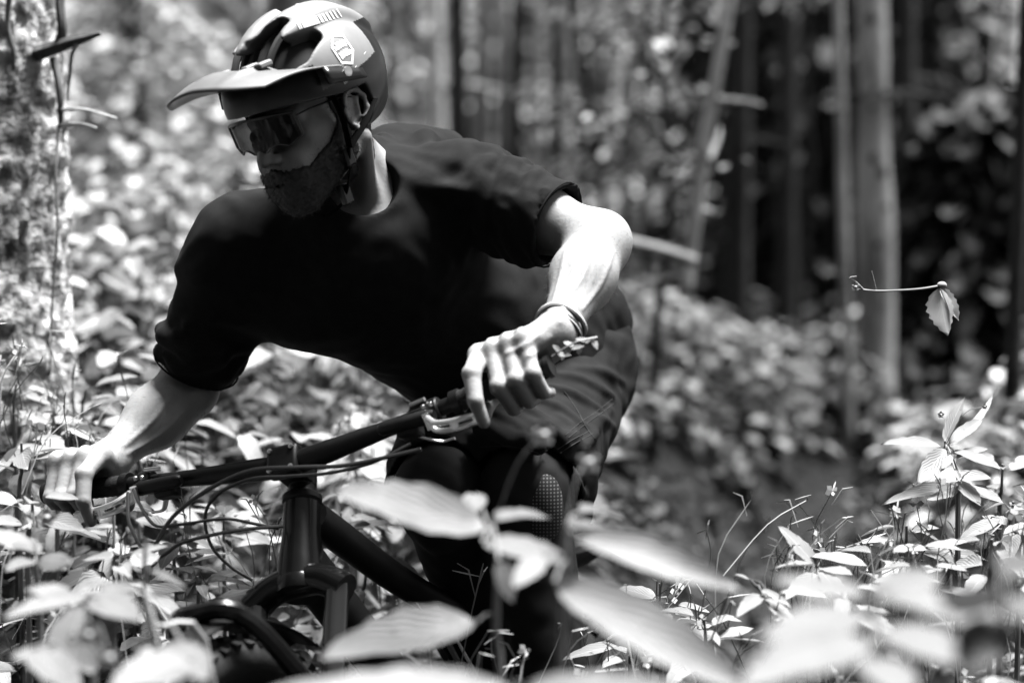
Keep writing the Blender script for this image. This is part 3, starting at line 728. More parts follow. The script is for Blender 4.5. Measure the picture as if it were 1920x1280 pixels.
def plant(name, label, stem_px, leaves, flowers=(), group=None, m=None, r=.004, cat='plant'):
    """stem_px: stem points (x, y, depth) from top down to the ground; leaves: base, tip, depth base, depth tip, width, normal"""
    pts = [P(*q) for q in stem_px]; g = pts[-1].copy(); g[2] = float(H(g[0], g[1])) - .01
    if pts[-1][2] > g[2] + .02: pts.append(g)
    t = thing(name, label, cat, g, group)
    pp = spline(pts, 5); MB().tube(pp, np.linspace(r * .7, r * 1.5, len(pp)), 7).build('stem', M_stem, t)
    A = np.array(pp)
    for lf in leaves:
        b0, t0, d0, d1, w = lf[:5]; nn = lf[5] if len(lf) > 5 else (0, -.6, .8)
        bb, tt = P(*b0, d0), P(*t0, d1); k = A[np.argmin(np.linalg.norm(A - bb, axis=1))]
        if np.linalg.norm(k - bb) > .006: petiole(k, bb, t)
        leaf_obj('leaf', bb, tt, w, m or (M_leaf_hero if name == 'balsam_plant' else M_leaf), t, nn, droop=random.uniform(.12, .3), fold=random.uniform(.08, .2))
    for fx, fy, fd, s in flowers:
        c = P(fx, fy, fd); k = A[np.argmin(np.linalg.norm(A - c, axis=1))]
        MB().tube(spline([k, (k + c) / 2 + [0, 0, .02], c], 4), .0006, 5).build('stalk', M_stem, t); blossom(c, s, t)
    return t
UPF = (.1, -.5, .86)
plant('balsam_plant', 'blurred broad-leaved plant before the knees of the rider, four large leaves fanning out', [(925, 985, 2.7), (935, 1050, 2.72), (930, 1180, 2.74), (940, 1350, 2.75)],
      [((915, 990), (612, 905), 2.7, 2.62, .066, (.1, -.75, .66)), ((925, 975), (1040, 955), 2.7, 2.85, .032, UPF), ((905, 1015), (1078, 1045), 2.66, 2.6, .046, UPF), ((895, 1165), (585, 1222), 2.72, 2.6, .064, (-.1, -.75, .66)),
       ((935, 1050), (965, 1130), 2.6, 2.6, .03, UPF), ((895, 925), (880, 965), 2.9, 2.8, .03, UPF)], [(1019, 815, 2.7, .012)])
plant('balsam_plant', 'blurred plant with long pale leaves slanting past the rear wheel', [(1062, 985, 2.6), (1060, 1080, 2.6), (1050, 1340, 2.62)],
      [((1075, 1000), (1400, 1098), 2.58, 2.5, .046, (-.1, -.75, .66)), ((1068, 985), (1190, 1000), 2.6, 2.75, .036, UPF), ((1085, 960), (1175, 955), 2.7, 2.9, .03, UPF), ((1040, 1090), (1430, 1290), 2.5, 2.3, .062, (-.15, -.75, .66)), ((1020, 1040), (960, 1100), 2.6, 2.55, .03, UPF)],
      [(1104, 866, 2.65, .012)])
plant('balsam_plant', 'blurred low plant along the bottom edge under the fork with one wide pale leaf', [(960, 1290, 2.3), (965, 1380, 2.3)],
      [((965, 1290), (460, 1272), 2.3, 2.2, .042, (0, -.6, .8)), ((975, 1290), (1330, 1282), 2.3, 2.25, .042, (0, -.6, .8))])
plant('balsam_plant', 'large blurred plant in the corner below the trail bank, broad pale overlapping leaves', [(1640, 1120, 2.25), (1640, 1250, 2.25), (1640, 1400, 2.25)],
      [((1625, 1120), (1440, 1075), 2.25, 2.3, .040, UPF), ((1650, 1110), (1930, 1170), 2.2, 2.1, .050, UPF), ((1620, 1150), (1420, 1190), 2.2, 2.1, .05, UPF), ((1640, 1130), (1770, 1060), 2.25, 2.4, .045, UPF), ((1650, 1180), (1830, 1240), 2.15, 2.05, .06, UPF),
       ((1630, 1200), (1380, 1265), 2.15, 2.0, .06, UPF), ((1640, 1230), (1700, 1300), 2.1, 2.0, .05, UPF)])
plant('balsam_plant', 'blurred grey-leaved plant cut by the picture edge under the sharp leafy shoot', [(1880, 1110, 2.0), (1885, 1250, 2.0), (1885, 1400, 2.0)],
      [((1875, 1125), (1760, 1120), 2.0, 1.95, .045, (.4, -.3, -.6)), ((1885, 1120), (1990, 1170), 2.0, 1.95, .05, UPF), ((1880, 1160), (1800, 1260), 2.0, 1.95, .05, UPF), ((1880, 1080), (1960, 1040), 2.05, 2.15, .045, UPF)], m=M_leaf_dull)
plant('leafy_shoot', 'sharp upright shoot with big toothed leaves above the blurred corner leaves', [(1772, 836, 3.7), (1790, 872, 3.72), (1799, 915, 3.72), (1796, 1000, 3.73)],
      [((1768, 838), (1653, 821), 3.7, 3.62, .030, (-.05, -.55, .8)), ((1772, 828), (1805, 735), 3.7, 3.74, .026, (-.7, -.6, .2)), ((1778, 832), (1848, 778), 3.72, 3.85, .022, (.3, -.5, .7)), ((1780, 834), (1868, 742), 3.78, 3.9, .02, (.6, .5, -.5)),
       ((1790, 845), (1880, 872), 3.7, 3.6, .034, UPF), ((1775, 842), (1720, 905), 3.68, 3.6, .034, (.2, -.85, .4)), ((1790, 880), (1804, 905), 3.66, 3.64, .010, UPF), ((1797, 912), (1655, 930), 3.72, 3.6, .03, (0, -.6, .8)), ((1800, 912), (1885, 935), 3.7, 3.62, .03, UPF),
       ((1795, 910), (1735, 945), 3.68, 3.6, .028, (.3, .6, -.6)), ((1782, 850), (1766, 882), 3.66, 3.62, .016, (.3, .6, -.5)), ((1792, 860), (1860, 830), 3.74, 3.82, .02, UPF), ((1795, 900), (1840, 945), 3.68, 3.6, .03, UPF), ((1785, 850), (1835, 848), 3.74, 3.8, .02, UPF)],
      [(1764, 777, 3.8, .005), (1846, 762, 3.7, .004)], r=.0035)
plant('leafy_shoot', 'low shoot with one upright pointed leaf beside the dark trail', [(1530, 1058, 3.5), (1540, 1100, 3.5), (1545, 1250, 3.5)],
      [((1532, 1062), (1458, 975), 3.5, 3.52, .030, (.5, -.75, .4)), ((1530, 1060), (1452, 1056), 3.5, 3.42, .014, (0, -.3, .9)), ((1536, 1062), (1600, 1075), 3.5, 3.45, .03, UPF), ((1538, 1070), (1590, 1120), 3.48, 3.4, .03, UPF), ((1534, 1075), (1470, 1120), 3.48, 3.4, .028, UPF)], r=.003)
plant('leafy_shoot', 'narrow-leaved shoot leaning at the trail edge below the knee', [(1405, 1085, 3.4), (1440, 1130, 3.42), (1470, 1250, 3.44)],
      [((1405, 1085), (1378, 1074), 3.4, 3.38, .010, UPF), ((1425, 1105), (1485, 1135), 3.4, 3.35, .016, UPF), ((1430, 1115), (1380, 1150), 3.4, 3.32, .024, UPF), ((1435, 1120), (1500, 1180), 3.4, 3.32, .026, UPF)], [(1456, 1162, 3.2, .008)], r=.0025)
plant('balsam_plant', 'blurred plant in the lower corner below the far hand, round grey leaf with white blossoms', [(165, 1120, 2.75), (170, 1200, 2.75), (175, 1350, 2.75)],
      [((150, 1128), (170, 1262), 2.72, 2.66, .085, (0, -.95, .25)), ((175, 1118), (262, 1155), 2.74, 2.66, .05, UPF), ((165, 1118), (0, 1148), 2.76, 2.66, .034, UPF), ((150, 1235), (20, 1222), 2.7, 2.6, .05, UPF), ((60, 1215), (150, 1290), 2.65, 2.55, .05, UPF), ((140, 1115), (45, 1100), 2.78, 2.76, .028, UPF)],
      [(166, 1190, 2.55, .011), (205, 1233, 2.5, .012), (136, 1198, 2.56, .006)])
plant('balsam_plant', 'blurred tall stem before the front wheel with pale drooping leaves', [(272, 1010, 2.9), (272, 1100, 2.9), (290, 1170, 2.92), (400, 1290, 2.95)],
      [((258, 1120), (148, 1108), 2.9, 2.82, .026, (0, -.5, .85)), ((265, 1115), (320, 1112), 2.9, 2.86, .022, UPF), ((300, 1210), (390, 1262), 2.6, 2.5, .06, UPF), ((360, 1235), (200, 1285), 2.55, 2.45, .06, UPF), ((280, 1070), (352, 1100), 2.9, 2.84, .012, UPF), ((262, 1110), (160, 1088), 2.92, 2.95, .02, UPF)],
      [(275, 1222, 2.55, .014)])
plant('balsam_plant', 'blurred pale shoot rising beside the far hand of the rider', [(66, 1030, 3.1), (70, 1110, 3.1), (75, 1250, 3.12)],
      [((64, 1032), (22, 1020), 3.1, 3.06, .03, UPF), ((66, 1034), (-30, 985), 3.1, 3.1, .036, UPF), ((68, 1040), (48, 1000), 3.1, 3.15, .026, UPF), ((72, 1045), (140, 1060), 3.1, 3.05, .032, (.3, .6, -.6)), ((66, 1050), (10, 1062), 3.08, 3.0, .026, UPF)], [(88, 970, 3.15, .011), (58, 965, 3.15, .006)])
# shoots among the undergrowth that stand clear enough to pick apart
def auto(px_, py_, d, lab, grp, nl=8, ln=.09, seed=0):
    rs = random.Random(seed); c = P(px_, py_, d)
    lv = []; k = px_
    pts = [(px_, py_, d), (px_ + rs.uniform(-6, 6), py_ + 50, d + .01), (px_ + rs.uniform(-12, 12), py_ + 130, d + .02)]
    t = thing('leafy_shoot', lab, 'plant', [c[0], c[1], float(H(c[0], c[1]))], grp)
    pp = spline([P(*q) for q in pts] + [np.array([c[0], c[1] + .03, float(H(c[0], c[1])) - .01])], 5)
    MB().tube(pp, np.linspace(.002, .005, len(pp)), 6).build('stem', M_stem, t)
    for j in range(nl):
        a = j * 2.399 + rs.uniform(-.3, .3); q = pp[min(int(j * .9), len(pp) - 4)]; l = ln * rs.uniform(.6, 1.25) * (.7 + .06 * j); pt = rs.uniform(-.5, .35)
        dv = np.array([math.cos(a) * math.cos(pt), math.sin(a) * math.cos(pt), math.sin(pt)])
        leaf_obj('leaf', q + dv * .018, q + dv * (l + .018), l * rs.uniform(.3, .46), M_leaf, t, (rs.gauss(0, .3), -.35, .9), droop=rs.uniform(.2, .5), fold=rs.uniform(.1, .3), tm_n=8)
LG = 'leafy shoots around the far hand'; RG = 'leafy shoots on the trail bank'
for i, (q, lab) in enumerate([((40, 830, 3.9), 'pointed-leaved shoot above the far hand, closest to the picture edge'), ((100, 800, 4.05), 'pointed-leaved shoot just above the far knuckles'), ((230, 745, 4.3), 'pointed-leaved shoot beside the far forearm below the sleeve'),
        ((160, 730, 4.3), 'pointed-leaved shoot between far forearm and rough old tree'), ((30, 720, 4.15), 'pointed-leaved shoot at the foot of the rough old tree'), ((330, 1000, 3.9), 'pointed-leaved shoot inside the loops of cable'),
        ((420, 960, 4.05), 'pointed-leaved shoot between the cables and the head tube'), ((370, 1080, 3.6), 'pointed-leaved shoot under the cable loops above the front tyre'), ((640, 960, 4.1), 'pointed-leaved shoot in the corner of bar and down tube'),
        ((690, 1040, 4.0), 'pointed-leaved shoot over the down tube close to the knee'), ((60, 930, 3.5), 'pointed-leaved shoot hanging below the far hand'), ((220, 1050, 3.3), 'pointed-leaved shoot under the far brake lever'),
        ((430, 1130, 3.6), 'pointed-leaved shoot beside the fork crown'), ((660, 810, 4.5), 'pointed-leaved shoot over the bar under the shirt hem')]):
    auto(*q, lab, LG, 9, .10, 300 + i)
for i, (q, lab) in enumerate([((1880, 870, 3.9), 'pointed-leaved shoot just past the sharp upright shoot at the picture edge'), ((1650, 1040, 3.5), 'pointed-leaved shoot amid the thin grass stalks on the bank'), ((1730, 1060, 3.4), 'pointed-leaved shoot below the sharp upright shoot'),
        ((1860, 1010, 3.5), 'pointed-leaved shoot low at the picture edge over the blurred corner leaves'), ((1580, 1100, 3.3), 'pointed-leaved shoot below the upright single leaf by the trail'), ((1900, 940, 3.7), 'pointed-leaved shoot cut by the picture edge beside the sharp upright shoot'),
        ((1700, 985, 3.8), 'pointed-leaved shoot left of the stem of the sharp upright shoot'), ((1250, 1130, 3.7), 'pointed-leaved shoot past the rear wheel over the blurred long leaf'), ((1320, 1160, 3.5), 'pointed-leaved shoot at the trail mouth between two blurred long leaves'),
        ((1180, 1180, 3.6), 'pointed-leaved shoot close to the rear tyre')]):
    auto(*q, lab, RG, 9, .085, 400 + i)
# twig with the withered leaf
t = thing('twig', 'thin pale twig held level with one withered leaf hanging from its end', 'twig', P(1770, 540, 3.66))
pp = spline([P(1597, 540, 3.68), P(1640, 545, 3.68), P(1690, 544, 3.67), P(1730, 541, 3.66), P(1772, 534, 3.66)], 5)
MB().tube(pp, np.linspace(.0016, .0022, len(pp)), 6).build('stem', M_wood, t)
MB().tube(spline([P(1618, 542, 3.68), P(1606, 530, 3.68), P(1594, 521, 3.68), P(1606, 519, 3.68)], 3), .0014, 5).build('stem', M_wood, t)
MB().tube(spline([P(1643, 544, 3.68), P(1638, 522, 3.68), P(1634, 508, 3.68)], 3), .0008, 5).build('stem', M_wood, t)
blossom(P(1604, 538, 3.66), .006, t); MB().ball(P(1766, 535, 3.66), (.008, .006, .006), 8, 6).build('bud', M_wood, t)
lf = leaf_obj('leaf', P(1760, 540, 3.66), P(1776, 632, 3.66), .044, leaf_mat('leaf_withered', .45, .5, .45, .6), t, (-.5, -.85, .1), droop=.2, fold=.55, teeth=.16, wav=1.2, tm_n=14)
lf = leaf_obj('leaf', P(1762, 541, 3.655), P(1799, 601, 3.66), .026, leaf_mat('leaf_curled', .6, .66, .35, .6), t, (.5, -.8, .2), droop=.1, fold=.4, teeth=.16, wav=1.0, tm_n=12)
# ------------------------------------------------------------------ mountain bike, leaned into the bend
TH, LEAN, STEER = R(30), R(17.5), R(9)
bd = np.array([-math.sin(TH), -math.cos(TH), 0]); bl0 = np.array([math.cos(TH), -math.sin(TH), 0]); zz1 = np.array([0, 0, 1.])
bu = math.cos(LEAN) * zz1 - math.sin(LEAN) * bl0; bl = math.cos(LEAN) * bl0 + math.sin(LEAN) * zz1
BO = P(535, 868, 3.6) - .90 * bd - 1.03 * bu
def WB(q): return BO + q[0] * bd + q[1] * bl + q[2] * bu            # bike space: x forward, y rider's left, z up
SA = np.array([-.4226, 0, .9063]); SC0 = np.array([1.17, 0, .352])
def WS(q):                                                          # parts that turn with the bars
    q = np.asarray(q, float) - SC0; c, s = math.cos(STEER), math.sin(STEER)
    return WB(q * c + np.cross(SA, q) * s + SA * np.dot(SA, q) * (1 - c) + SC0)
M_frame = mat('frame_black', .005, .5, .15, var=.5, scale=30)
M_fork = mat('fork_black', .004, .22, .3)
M_blackmetal = mat('black_metal', .006, .42, .2, var=.5, scale=40)
M_alloy = mat('alloy', .62, .28, metal=1.0)
M_silver = mat('lever_silver', .78, .36, metal=.8)
M_rubber = mat('rubber', .012, .75, .3, var=.3, scale=60, bump=.3, bscale=300)
M_cable = mat('cable_housing', .014, .4, .5)
M_stanchion = mat('stanchion', .03, .12, .8, metal=.5)
bike = thing('mountain_bike', 'black mountain bike leaning through the bend under the rider, front wheel deep in leaves', 'bicycle', BO)
# frame
fr = MB(WB)
HT0, HT1 = np.array([.938, 0, .85]), np.array([.885, 0, .964]); BBp = np.array([.44, 0, .34]); ST = np.array([.33, 0, .72]); RA = np.array([0, 0, .37])
MB(WB).tube([HT0, HT0 + (HT1 - HT0) * .25, HT0 + (HT1 - HT0) * .6, HT1], [.036, .034, .029, .028], 20).build('head_tube', M_fork, bike)
dt = spline([HT0 + [-.02, 0, .028], np.array([.70, 0, .60]), BBp + [.03, 0, .02]], 6)
MB(WB).tube(dt, np.linspace(.036, .030, len(dt)), 14).build('down_tube', M_frame, bike)
tt = spline([HT1 + [-.02, 0, -.02], np.array([.62, 0, .80]), ST + [0, 0, -.02]], 6)
MB(WB).tube(tt, np.linspace(.026, .019, len(tt)), 14).build('top_tube', M_frame, bike)
MB(WB).tube([BBp, ST], .018, 14).build('seat_tube', M_frame, bike)
for s in (-1, 1):
    MB(WB).tube(spline([BBp + [-.05, .03 * s, .03], np.array([.2, .062 * s, .37]), RA + [0, .07 * s, 0]], 5), .011, 10).build('chain_stay', M_frame, bike)
    MB(WB).tube(spline([ST + [.02, .02 * s, -.09], np.array([.16, .055 * s, .53]), RA + [.01, .068 * s, .01]], 5), .009, 10).build('seat_stay', M_frame, bike)
MB(WB).tube([np.array([.62, 0, .78]), np.array([.45, 0, .44])], .020, 12).build('shock', M_stanchion, bike)
MB(WB).tube([ST - [-.01, 0, .02], np.array([.29, 0, .80])], .0155, 12).build('seat_post', M_stanchion, bike)
sd = MB(WB)
for i in range(1):
    rows = []
    for a in np.linspace(0, 1, 12):
        w = .022 + .050 * a ** 2.2; rows.append([np.array([.40 - .27 * a, w * math.cos(t), .815 + .012 * math.sin(t) * (1 if math.sin(t) > 0 else 2.2) + .012 * a * a]) for t in np.linspace(0, 2 * math.pi, 17)])
    sd.sheet(rows); sd.poly(rows[0][:-1]); sd.poly(rows[-1][:-1])
sd.build('saddle', M_rubber, bike)
# headset, spacers, stem
ax = nrm(HT1 - HT0)
MB(WS).lathe(HT1 + ax * .001, ax, [(0, .026), (.004, .030), (.012, .030), (.016, .024), (.020, .0205), (.030, .0205)], 24).build('headset', M_blackmetal, bike)
CL = np.array([.905, 0, 1.026])                                      # middle of the bar clamp
stc = HT1 + ax * .048
stm = MB(WS); stm.lathe(stc - ax * .020, ax, [(0, .019), (.002, .0215), (.038, .0215), (.040, .019), (.043, .014)], 20)
stm.box((stc + CL) / 2, (CL - stc) * .42, [0, .021, 0], ax * .017)
o = stm.build('stem', M_blackmetal, bike, bevel=.004)
fw = nrm(CL - stc)
fp = MB(WS).box(CL + fw * .010, fw * .012, [0, .026, 0], np.cross(fw, [0, 1., 0]) * .024); fpo = fp.build('stem_faceplate', M_blackmetal, bike, bevel=.006)
upv = np.cross(fw, [0, 1., 0]); upv = upv if upv[2] > 0 else -upv
for sy in (-1, 1):
    for sz in (-1, 1):
        MB(WS).lathe(CL + fw * .021 + np.array([0, .018 * sy, 0]) + upv * .0165 * sz, fw, [(0, .0038), (.004, .0038), (.0045, .0025)], 10).build('bolt', M_alloy, fpo)
# bars
def barpt(s):
    a = abs(s); k = np.clip((a - .05) / .14, 0, 1); k = k * k * (3 - 2 * k)
    return CL + np.array([-.055 * max(a - .15, 0) - .004 * k, s, .125 * (math.sqrt(a * a + .0016) - .04)])
ss = np.concatenate([np.linspace(-.425, -.2, 8), np.linspace(-.19, .19, 17), np.linspace(.2, .425, 8)])
MB(WS).tube([barpt(s) for s in ss], [0.0175 if abs(s) < .06 else .0120 + .0055 * max(0, 1 - (abs(s) - .06) / .12) for s in ss], 16).build('handlebar', M_blackmetal, bike)
for s in (-1, 1):
    gp = [barpt(s * q) for q in np.linspace(.285, .430, 30)]
    MB(WS).tube(gp, [.0150 + .0012 * (i % 2) for i in range(30)], 18).build('grip', M_rubber, bike)
    MB(WS).tube([barpt(s * .276), barpt(s * .289)], [.0185, .0185], 18).build('grip_collar', M_blackmetal, bike)
    MB(WS).tube([barpt(s * .427), barpt(s * .434)], [.0175, .0165], 18).build('grip_end_cap', M_blackmetal, bike)
    # brake: clamp, reservoir, blade
    c = barpt(s * .245); t = nrm(barpt(s * .25) - barpt(s * .24)); f1 = nrm(np.array([1., 0, -.35]) - t * np.dot([1., 0, -.35], t)); u1 = np.cross(t, f1); u1 = u1 if u1[2] > 0 else -u1
    br = MB(WS).lathe(c - t * .011, t, [(0, .0165), (.002, .0185), (.020, .0185), (.022, .0165)], 18)
    br.build('brake_clamp', M_blackmetal, bike)
    m0 = c + f1 * .026 - t * .004 * 1; m1 = c - t * s * .085 * s * s + f1 * .034 if False else c + f1 * .036 - np.array([0, s * .075, 0])
    MB(WS).tube([m0 + np.array([0, s * .012, 0]), m0, (m0 + m1) / 2, m1, m1 - np.array([0, s * .006, 0])], [.008, .0115, .0108, .010, .006], 14).build('brake_reservoir', M_blackmetal, bike)
    for q in (-.006, .006):
        MB(WS).lathe(c + f1 * .019 + u1 * .012 + t * q, u1, [(0, .0035), (.005, .0035), (.006, .002)], 8).build('bolt', M_alloy, bike)
    pv = c + f1 * .040 + np.array([0, s * .000, -.004])
    bp = spline([pv, pv + f1 * .022 + np.array([0, s * .02, -.006]), pv + f1 * .026 + np.array([0, s * .045, -.008]), pv + f1 * .022 + np.array([0, s * .068, -.008]), pv + f1 * .028 + np.array([0, s * .088, -.006])], 5)
    # blade: flat pierced bar, two rails joined at both ends
    bm = MB(WS); n_ = len(bp)
    for e in (-1, 1):
        bm.tube([p + u1 * e * (.0070 - .002 * i / n_) for i, p in enumerate(bp)], [.0042] * n_, 8)
    for i in (0, 1, 2, n_ // 2, n_ // 2 + 1, n_ - 3, n_ - 2, n_ - 1):
        bm.tube([bp[i] - u1 * .007, bp[i] + u1 * .007], .0042, 8)
    bm.build('brake_lever', M_silver, bike)
    MB(WS).tube([pv - u1 * .012, pv + u1 * .012], .006, 12).build('lever_pivot', M_alloy, bike)
    # shifter or dropper paddle under the bar
    sh = MB(WS); sc_ = c + np.array([.012, -s * .038, -.022]); sh.box(sc_, [.014, 0, .003], [0, .018, 0], [0, 0, .010])
    sh.build('shifter', M_blackmetal, bike, bevel=.005)
    MB(WS).tube(spline([sc_ + [-.004, s * .006, -.008], sc_ + [-.03, s * .030, -.022], sc_ + [-.034, s * .052, -.022]], 4), .0045, 8, flat=.5).build('shift_paddle', M_alloy, bike)
    MB(WS).tube([c + f1 * .004 + u1 * .018 - np.array([0, s * .03, 0]), c + f1 * .006 + u1 * .022 - np.array([0, s * .004, 0])], .0032, 8).build('clamp_pin', M_alloy, bike)
# cables
def cable(px, r=.0027, m=None):
    MB().tube(spline([P(*q) for q in px], 8), r, 8).build('cable', m or M_cable, bike)
cable([(790, 842, 3.46), (720, 858, 3.47), (640, 873, 3.48), (560, 876, 3.49), (470, 882, 3.5), (390, 918, 3.5), (325, 968, 3.49), (288, 1030, 3.48), (276, 1075, 3.47), (284, 1120, 3.46), (330, 1190, 3.42)], .0032)
cable([(770, 832, 3.48), (700, 866, 3.48), (620, 886, 3.5), (540, 893, 3.52), (470, 898, 3.53), (410, 925, 3.54), (385, 965, 3.55), (395, 1020, 3.55), (430, 1060, 3.55), (474, 1088, 3.55)], .0026)
cable([(250, 918, 3.62), (262, 945, 3.56), (292, 985, 3.52), (345, 982, 3.51), (420, 972, 3.52), (480, 982, 3.54), (522, 990, 3.56)], .0026)
cable([(240, 924, 3.62), (244, 985, 3.55), (286, 1046, 3.50), (340, 1018, 3.49), (400, 1002, 3.50), (460, 992, 3.52), (530, 986, 3.55)], .0028, M_cable)
# fork
CR = np.array([.938, 0, .85]) - ax * .012
fk = MB(WS); fk.tube(spline([CR + [.012, -.078, -.014], CR + [.004, -.04, .008], CR + [0, 0, .012], CR + [.004, .04, .008], CR + [.012, .078, -.014]], 5), .024, 14); fk.lathe(CR - ax * .008, ax, [(0, .036), (.018, .038), (.026, .034)], 20)
fk.build('fork_crown', M_fork, bike)
AX = np.array([1.21, 0, .37]) + ax * .055             # fork half compressed
for s in (-1, 1):
    a = CR + np.array([.018, .066 * s, -.02]); b = AX + np.array([-.03, .066 * s, .05]); dv = b - a
    MB(WS).tube([a + ax * .03, a + dv * .45], .0175, 16).build('stanchion', M_stanchion, bike)
    MB(WS).lathe(a + ax * .022, ax, [(0, .0185), (.010, .0185), (.014, .014), (.016, .006)], 16).build('stanchion_cap', M_blackmetal, bike)
    MB(WS).tube([a + dv * .36, a + dv * .38, b, AX + np.array([0, .062 * s, 0])], [.0225, .024, .021, .017], 16).build('fork_leg', M_fork, bike)
MB(WS).tube(spline([CR + np.array([.12, -.066, -.17]), AX + np.array([.03, -.055, .385]), AX + np.array([.06, 0, .405]), AX + np.array([.03, .055, .385]), CR + np.array([.12, .066, -.17])], 5), .014, 10).build('fork_arch', M_fork, bike)
MB(WS).sheet([[AX + np.array([.395 * math.cos(t), w, .395 * math.sin(t) + .004 - abs(w) * .35]) for w in (-.036, -.02, 0, .02, .036)] for t in np.linspace(R(35), R(120), 12)]).build('mudguard', M_blackmetal, bike, solid=.002)
# wheels
SPK = None
def wheel(c, T, sym=1):
    global SPK
    rt = MB(T); rows = []
    for i in range(73):
        a = 2 * math.pi * i / 72; e = np.array([math.cos(a), 0, math.sin(a)])
        rows.append([c + e * (.338 + .0285 * math.cos(t)) + np.array([0, .031 * math.sin(t), 0]) for t in np.linspace(0, 2 * math.pi, 15)])
    rt.sheet(rows); w = rt.build('wheel', M_rubber, bike)
    kn = MB(T)
    for i in range(64):
        a = 2 * math.pi * (i + .25) / 64; e = np.array([math.cos(a), 0, math.sin(a)]); tg = np.array([-math.sin(a), 0, math.cos(a)])
        for y_, sl in ((-.009, 0), (.009, 0), (-.026, .55), (.026, .55)) if i % 2 else ((-.010, 0), (.010, 0), (-.027, .55), (.027, .55)):
            n_ = nrm(e * math.cos(math.copysign(sl, y_)) + np.array([0, math.sin(math.copysign(sl, y_)), 0]))
            p = c + e * .338 + (e * math.cos(math.asin(np.clip(y_ / .031, -1, 1))) * .0285 + np.array([0, y_, 0]))
            kn.box(p, tg * .0075, np.cross(n_, tg) * .006, n_ * .005)
    kn.build('tread', M_rubber, w, smooth=False)
    rm = MB(T); rm.sheet([[c + np.array([math.cos(a), 0, math.sin(a)]) * r_ + np.array([0, y_, 0]) for r_, y_ in ((.312, -.015), (.318, -.016), (.318, .016), (.312, .015), (.298, .006), (.298, -.006), (.312, -.015))] for a in np.linspace(0, 2 * math.pi, 61)])
    rm.build('rim', M_blackmetal, w)
    MB(T).lathe(c - np.array([0, .05, 0]), [0, 1, 0], [(0, .010), (.012, .012), (.014, .028), (.018, .028), (.022, .013), (.078, .013), (.082, .026), (.086, .026), (.09, .012), (.10, .010)], 16).build('hub', M_blackmetal, w)
    for i in range(28):
        a = 2 * math.pi * i / 28; sd_ = 1 if i % 2 else -1; b_ = a + (.5 if (i // 2) % 2 else -.5)
        MB(T).tube([c + np.array([.026 * math.cos(b_), .034 * sd_, .026 * math.sin(b_)]), c + np.array([.30 * math.cos(a), .003 * sd_, .30 * math.sin(a)])], .001, 4).build('spoke', M_blackmetal, w)
    MB(T).lathe(c + np.array([0, .048, 0]), [0, 1, 0], [(0, .09), (.0018, .09)], 32).build('brake_disc', M_alloy, w)
wheel(AX, WS); wheel(RA, WB)
# cranks and pedals
CA = R(-12); cv = np.array([math.cos(CA), 0, math.sin(CA)])
PED = {}
MB(WB).lathe(BBp - np.array([0, .045, 0]), [0, 1, 0], [(0, .02), (.09, .02)], 16).build('bottom_bracket', M_blackmetal, bike)
MB(WB).lathe(BBp - np.array([0, .052, 0]), [0, 1, 0], [(0, .065), (.004, .068), (.008, .065)], 32).build('chainring', M_blackmetal, bike)
for s in (1, -1):
    a = BBp + np.array([0, .055 * s, 0]); b = BBp + cv * .17 * s + np.array([0, .068 * s, 0])
    MB(WB).tube([a, (a + b) / 2, b], [.016, .013, .014], 10, flat=.7).build('crank_arm', M_blackmetal, bike)
    pc = b + np.array([0, .055 * s, 0]); PED[s] = WB(pc)
    MB(WB).box(pc, [.05, 0, 0], [0, .048, 0], [0, 0, .009]).build('pedal', M_blackmetal, bike, bevel=.004)
# ------------------------------------------------------------------ the rider
M_skin = mat('skin', .36, .48, .4, var=.16, scale=34, bump=.3, bscale=190, dist=.0014, sss=.05, contrast=(.2, .8))
M_shirt = mat('shirt_cloth', .010, .9, .15, var=.25, scale=60, bump=.25, bscale=700, dist=.0008)
M_short = mat('shorts_cloth', .010, .85, .15, var=.2, scale=50, bump=.25, bscale=600, dist=.0008)
M_seam = mat('seam_thread', .02, .8)
M_hair = mat('hair', .012, .6, .4, var=.4, scale=120, bump=.6, bscale=500, dist=.002)
M_armhair = mat('arm_hair', .06, .6)
M_eye = mat('eye', .5, .1)
M_shoe = mat('shoe', .015, .6)
M_pad = mat('pad_cloth', .010, .8, .2)
M_band = mat('wristband', .55, .6); M_band2 = mat('cord', .03, .7)
SL, EL, WL = P(862, 352, 3.80), P(1122, 452, 3.68), P(1044, 626, 3.50)
SR, ER, WR = P(455, 455, 3.78), P(352, 722, 3.90), P(200, 868, 3.76)
GLc, GRc = WS(barpt(.378)), WS(barpt(-.355))
NK0, NK1 = P(600, 262, 3.70), P(715, 395, 3.84)
CH, BE, PV = P(690, 470, 3.82), P(865, 600, 4.0), P(985, 665, 4.16)
UB = P(770, 350, 3.98)
HL, HR = P(1055, 690, 4.16), P(920, 700, 4.20)
KL, KR = P(985, 925, 3.80), P(825, 925, 3.82)
FL, FR = PED[1] + np.array([.0, .03, .09]), PED[-1] + np.array([0, .03, .09])
person = thing('person', 'bearded rider in dark short-sleeved shirt and shorts crouching over the handlebar', 'person', [BO[0], BO[1] - .3, 0])
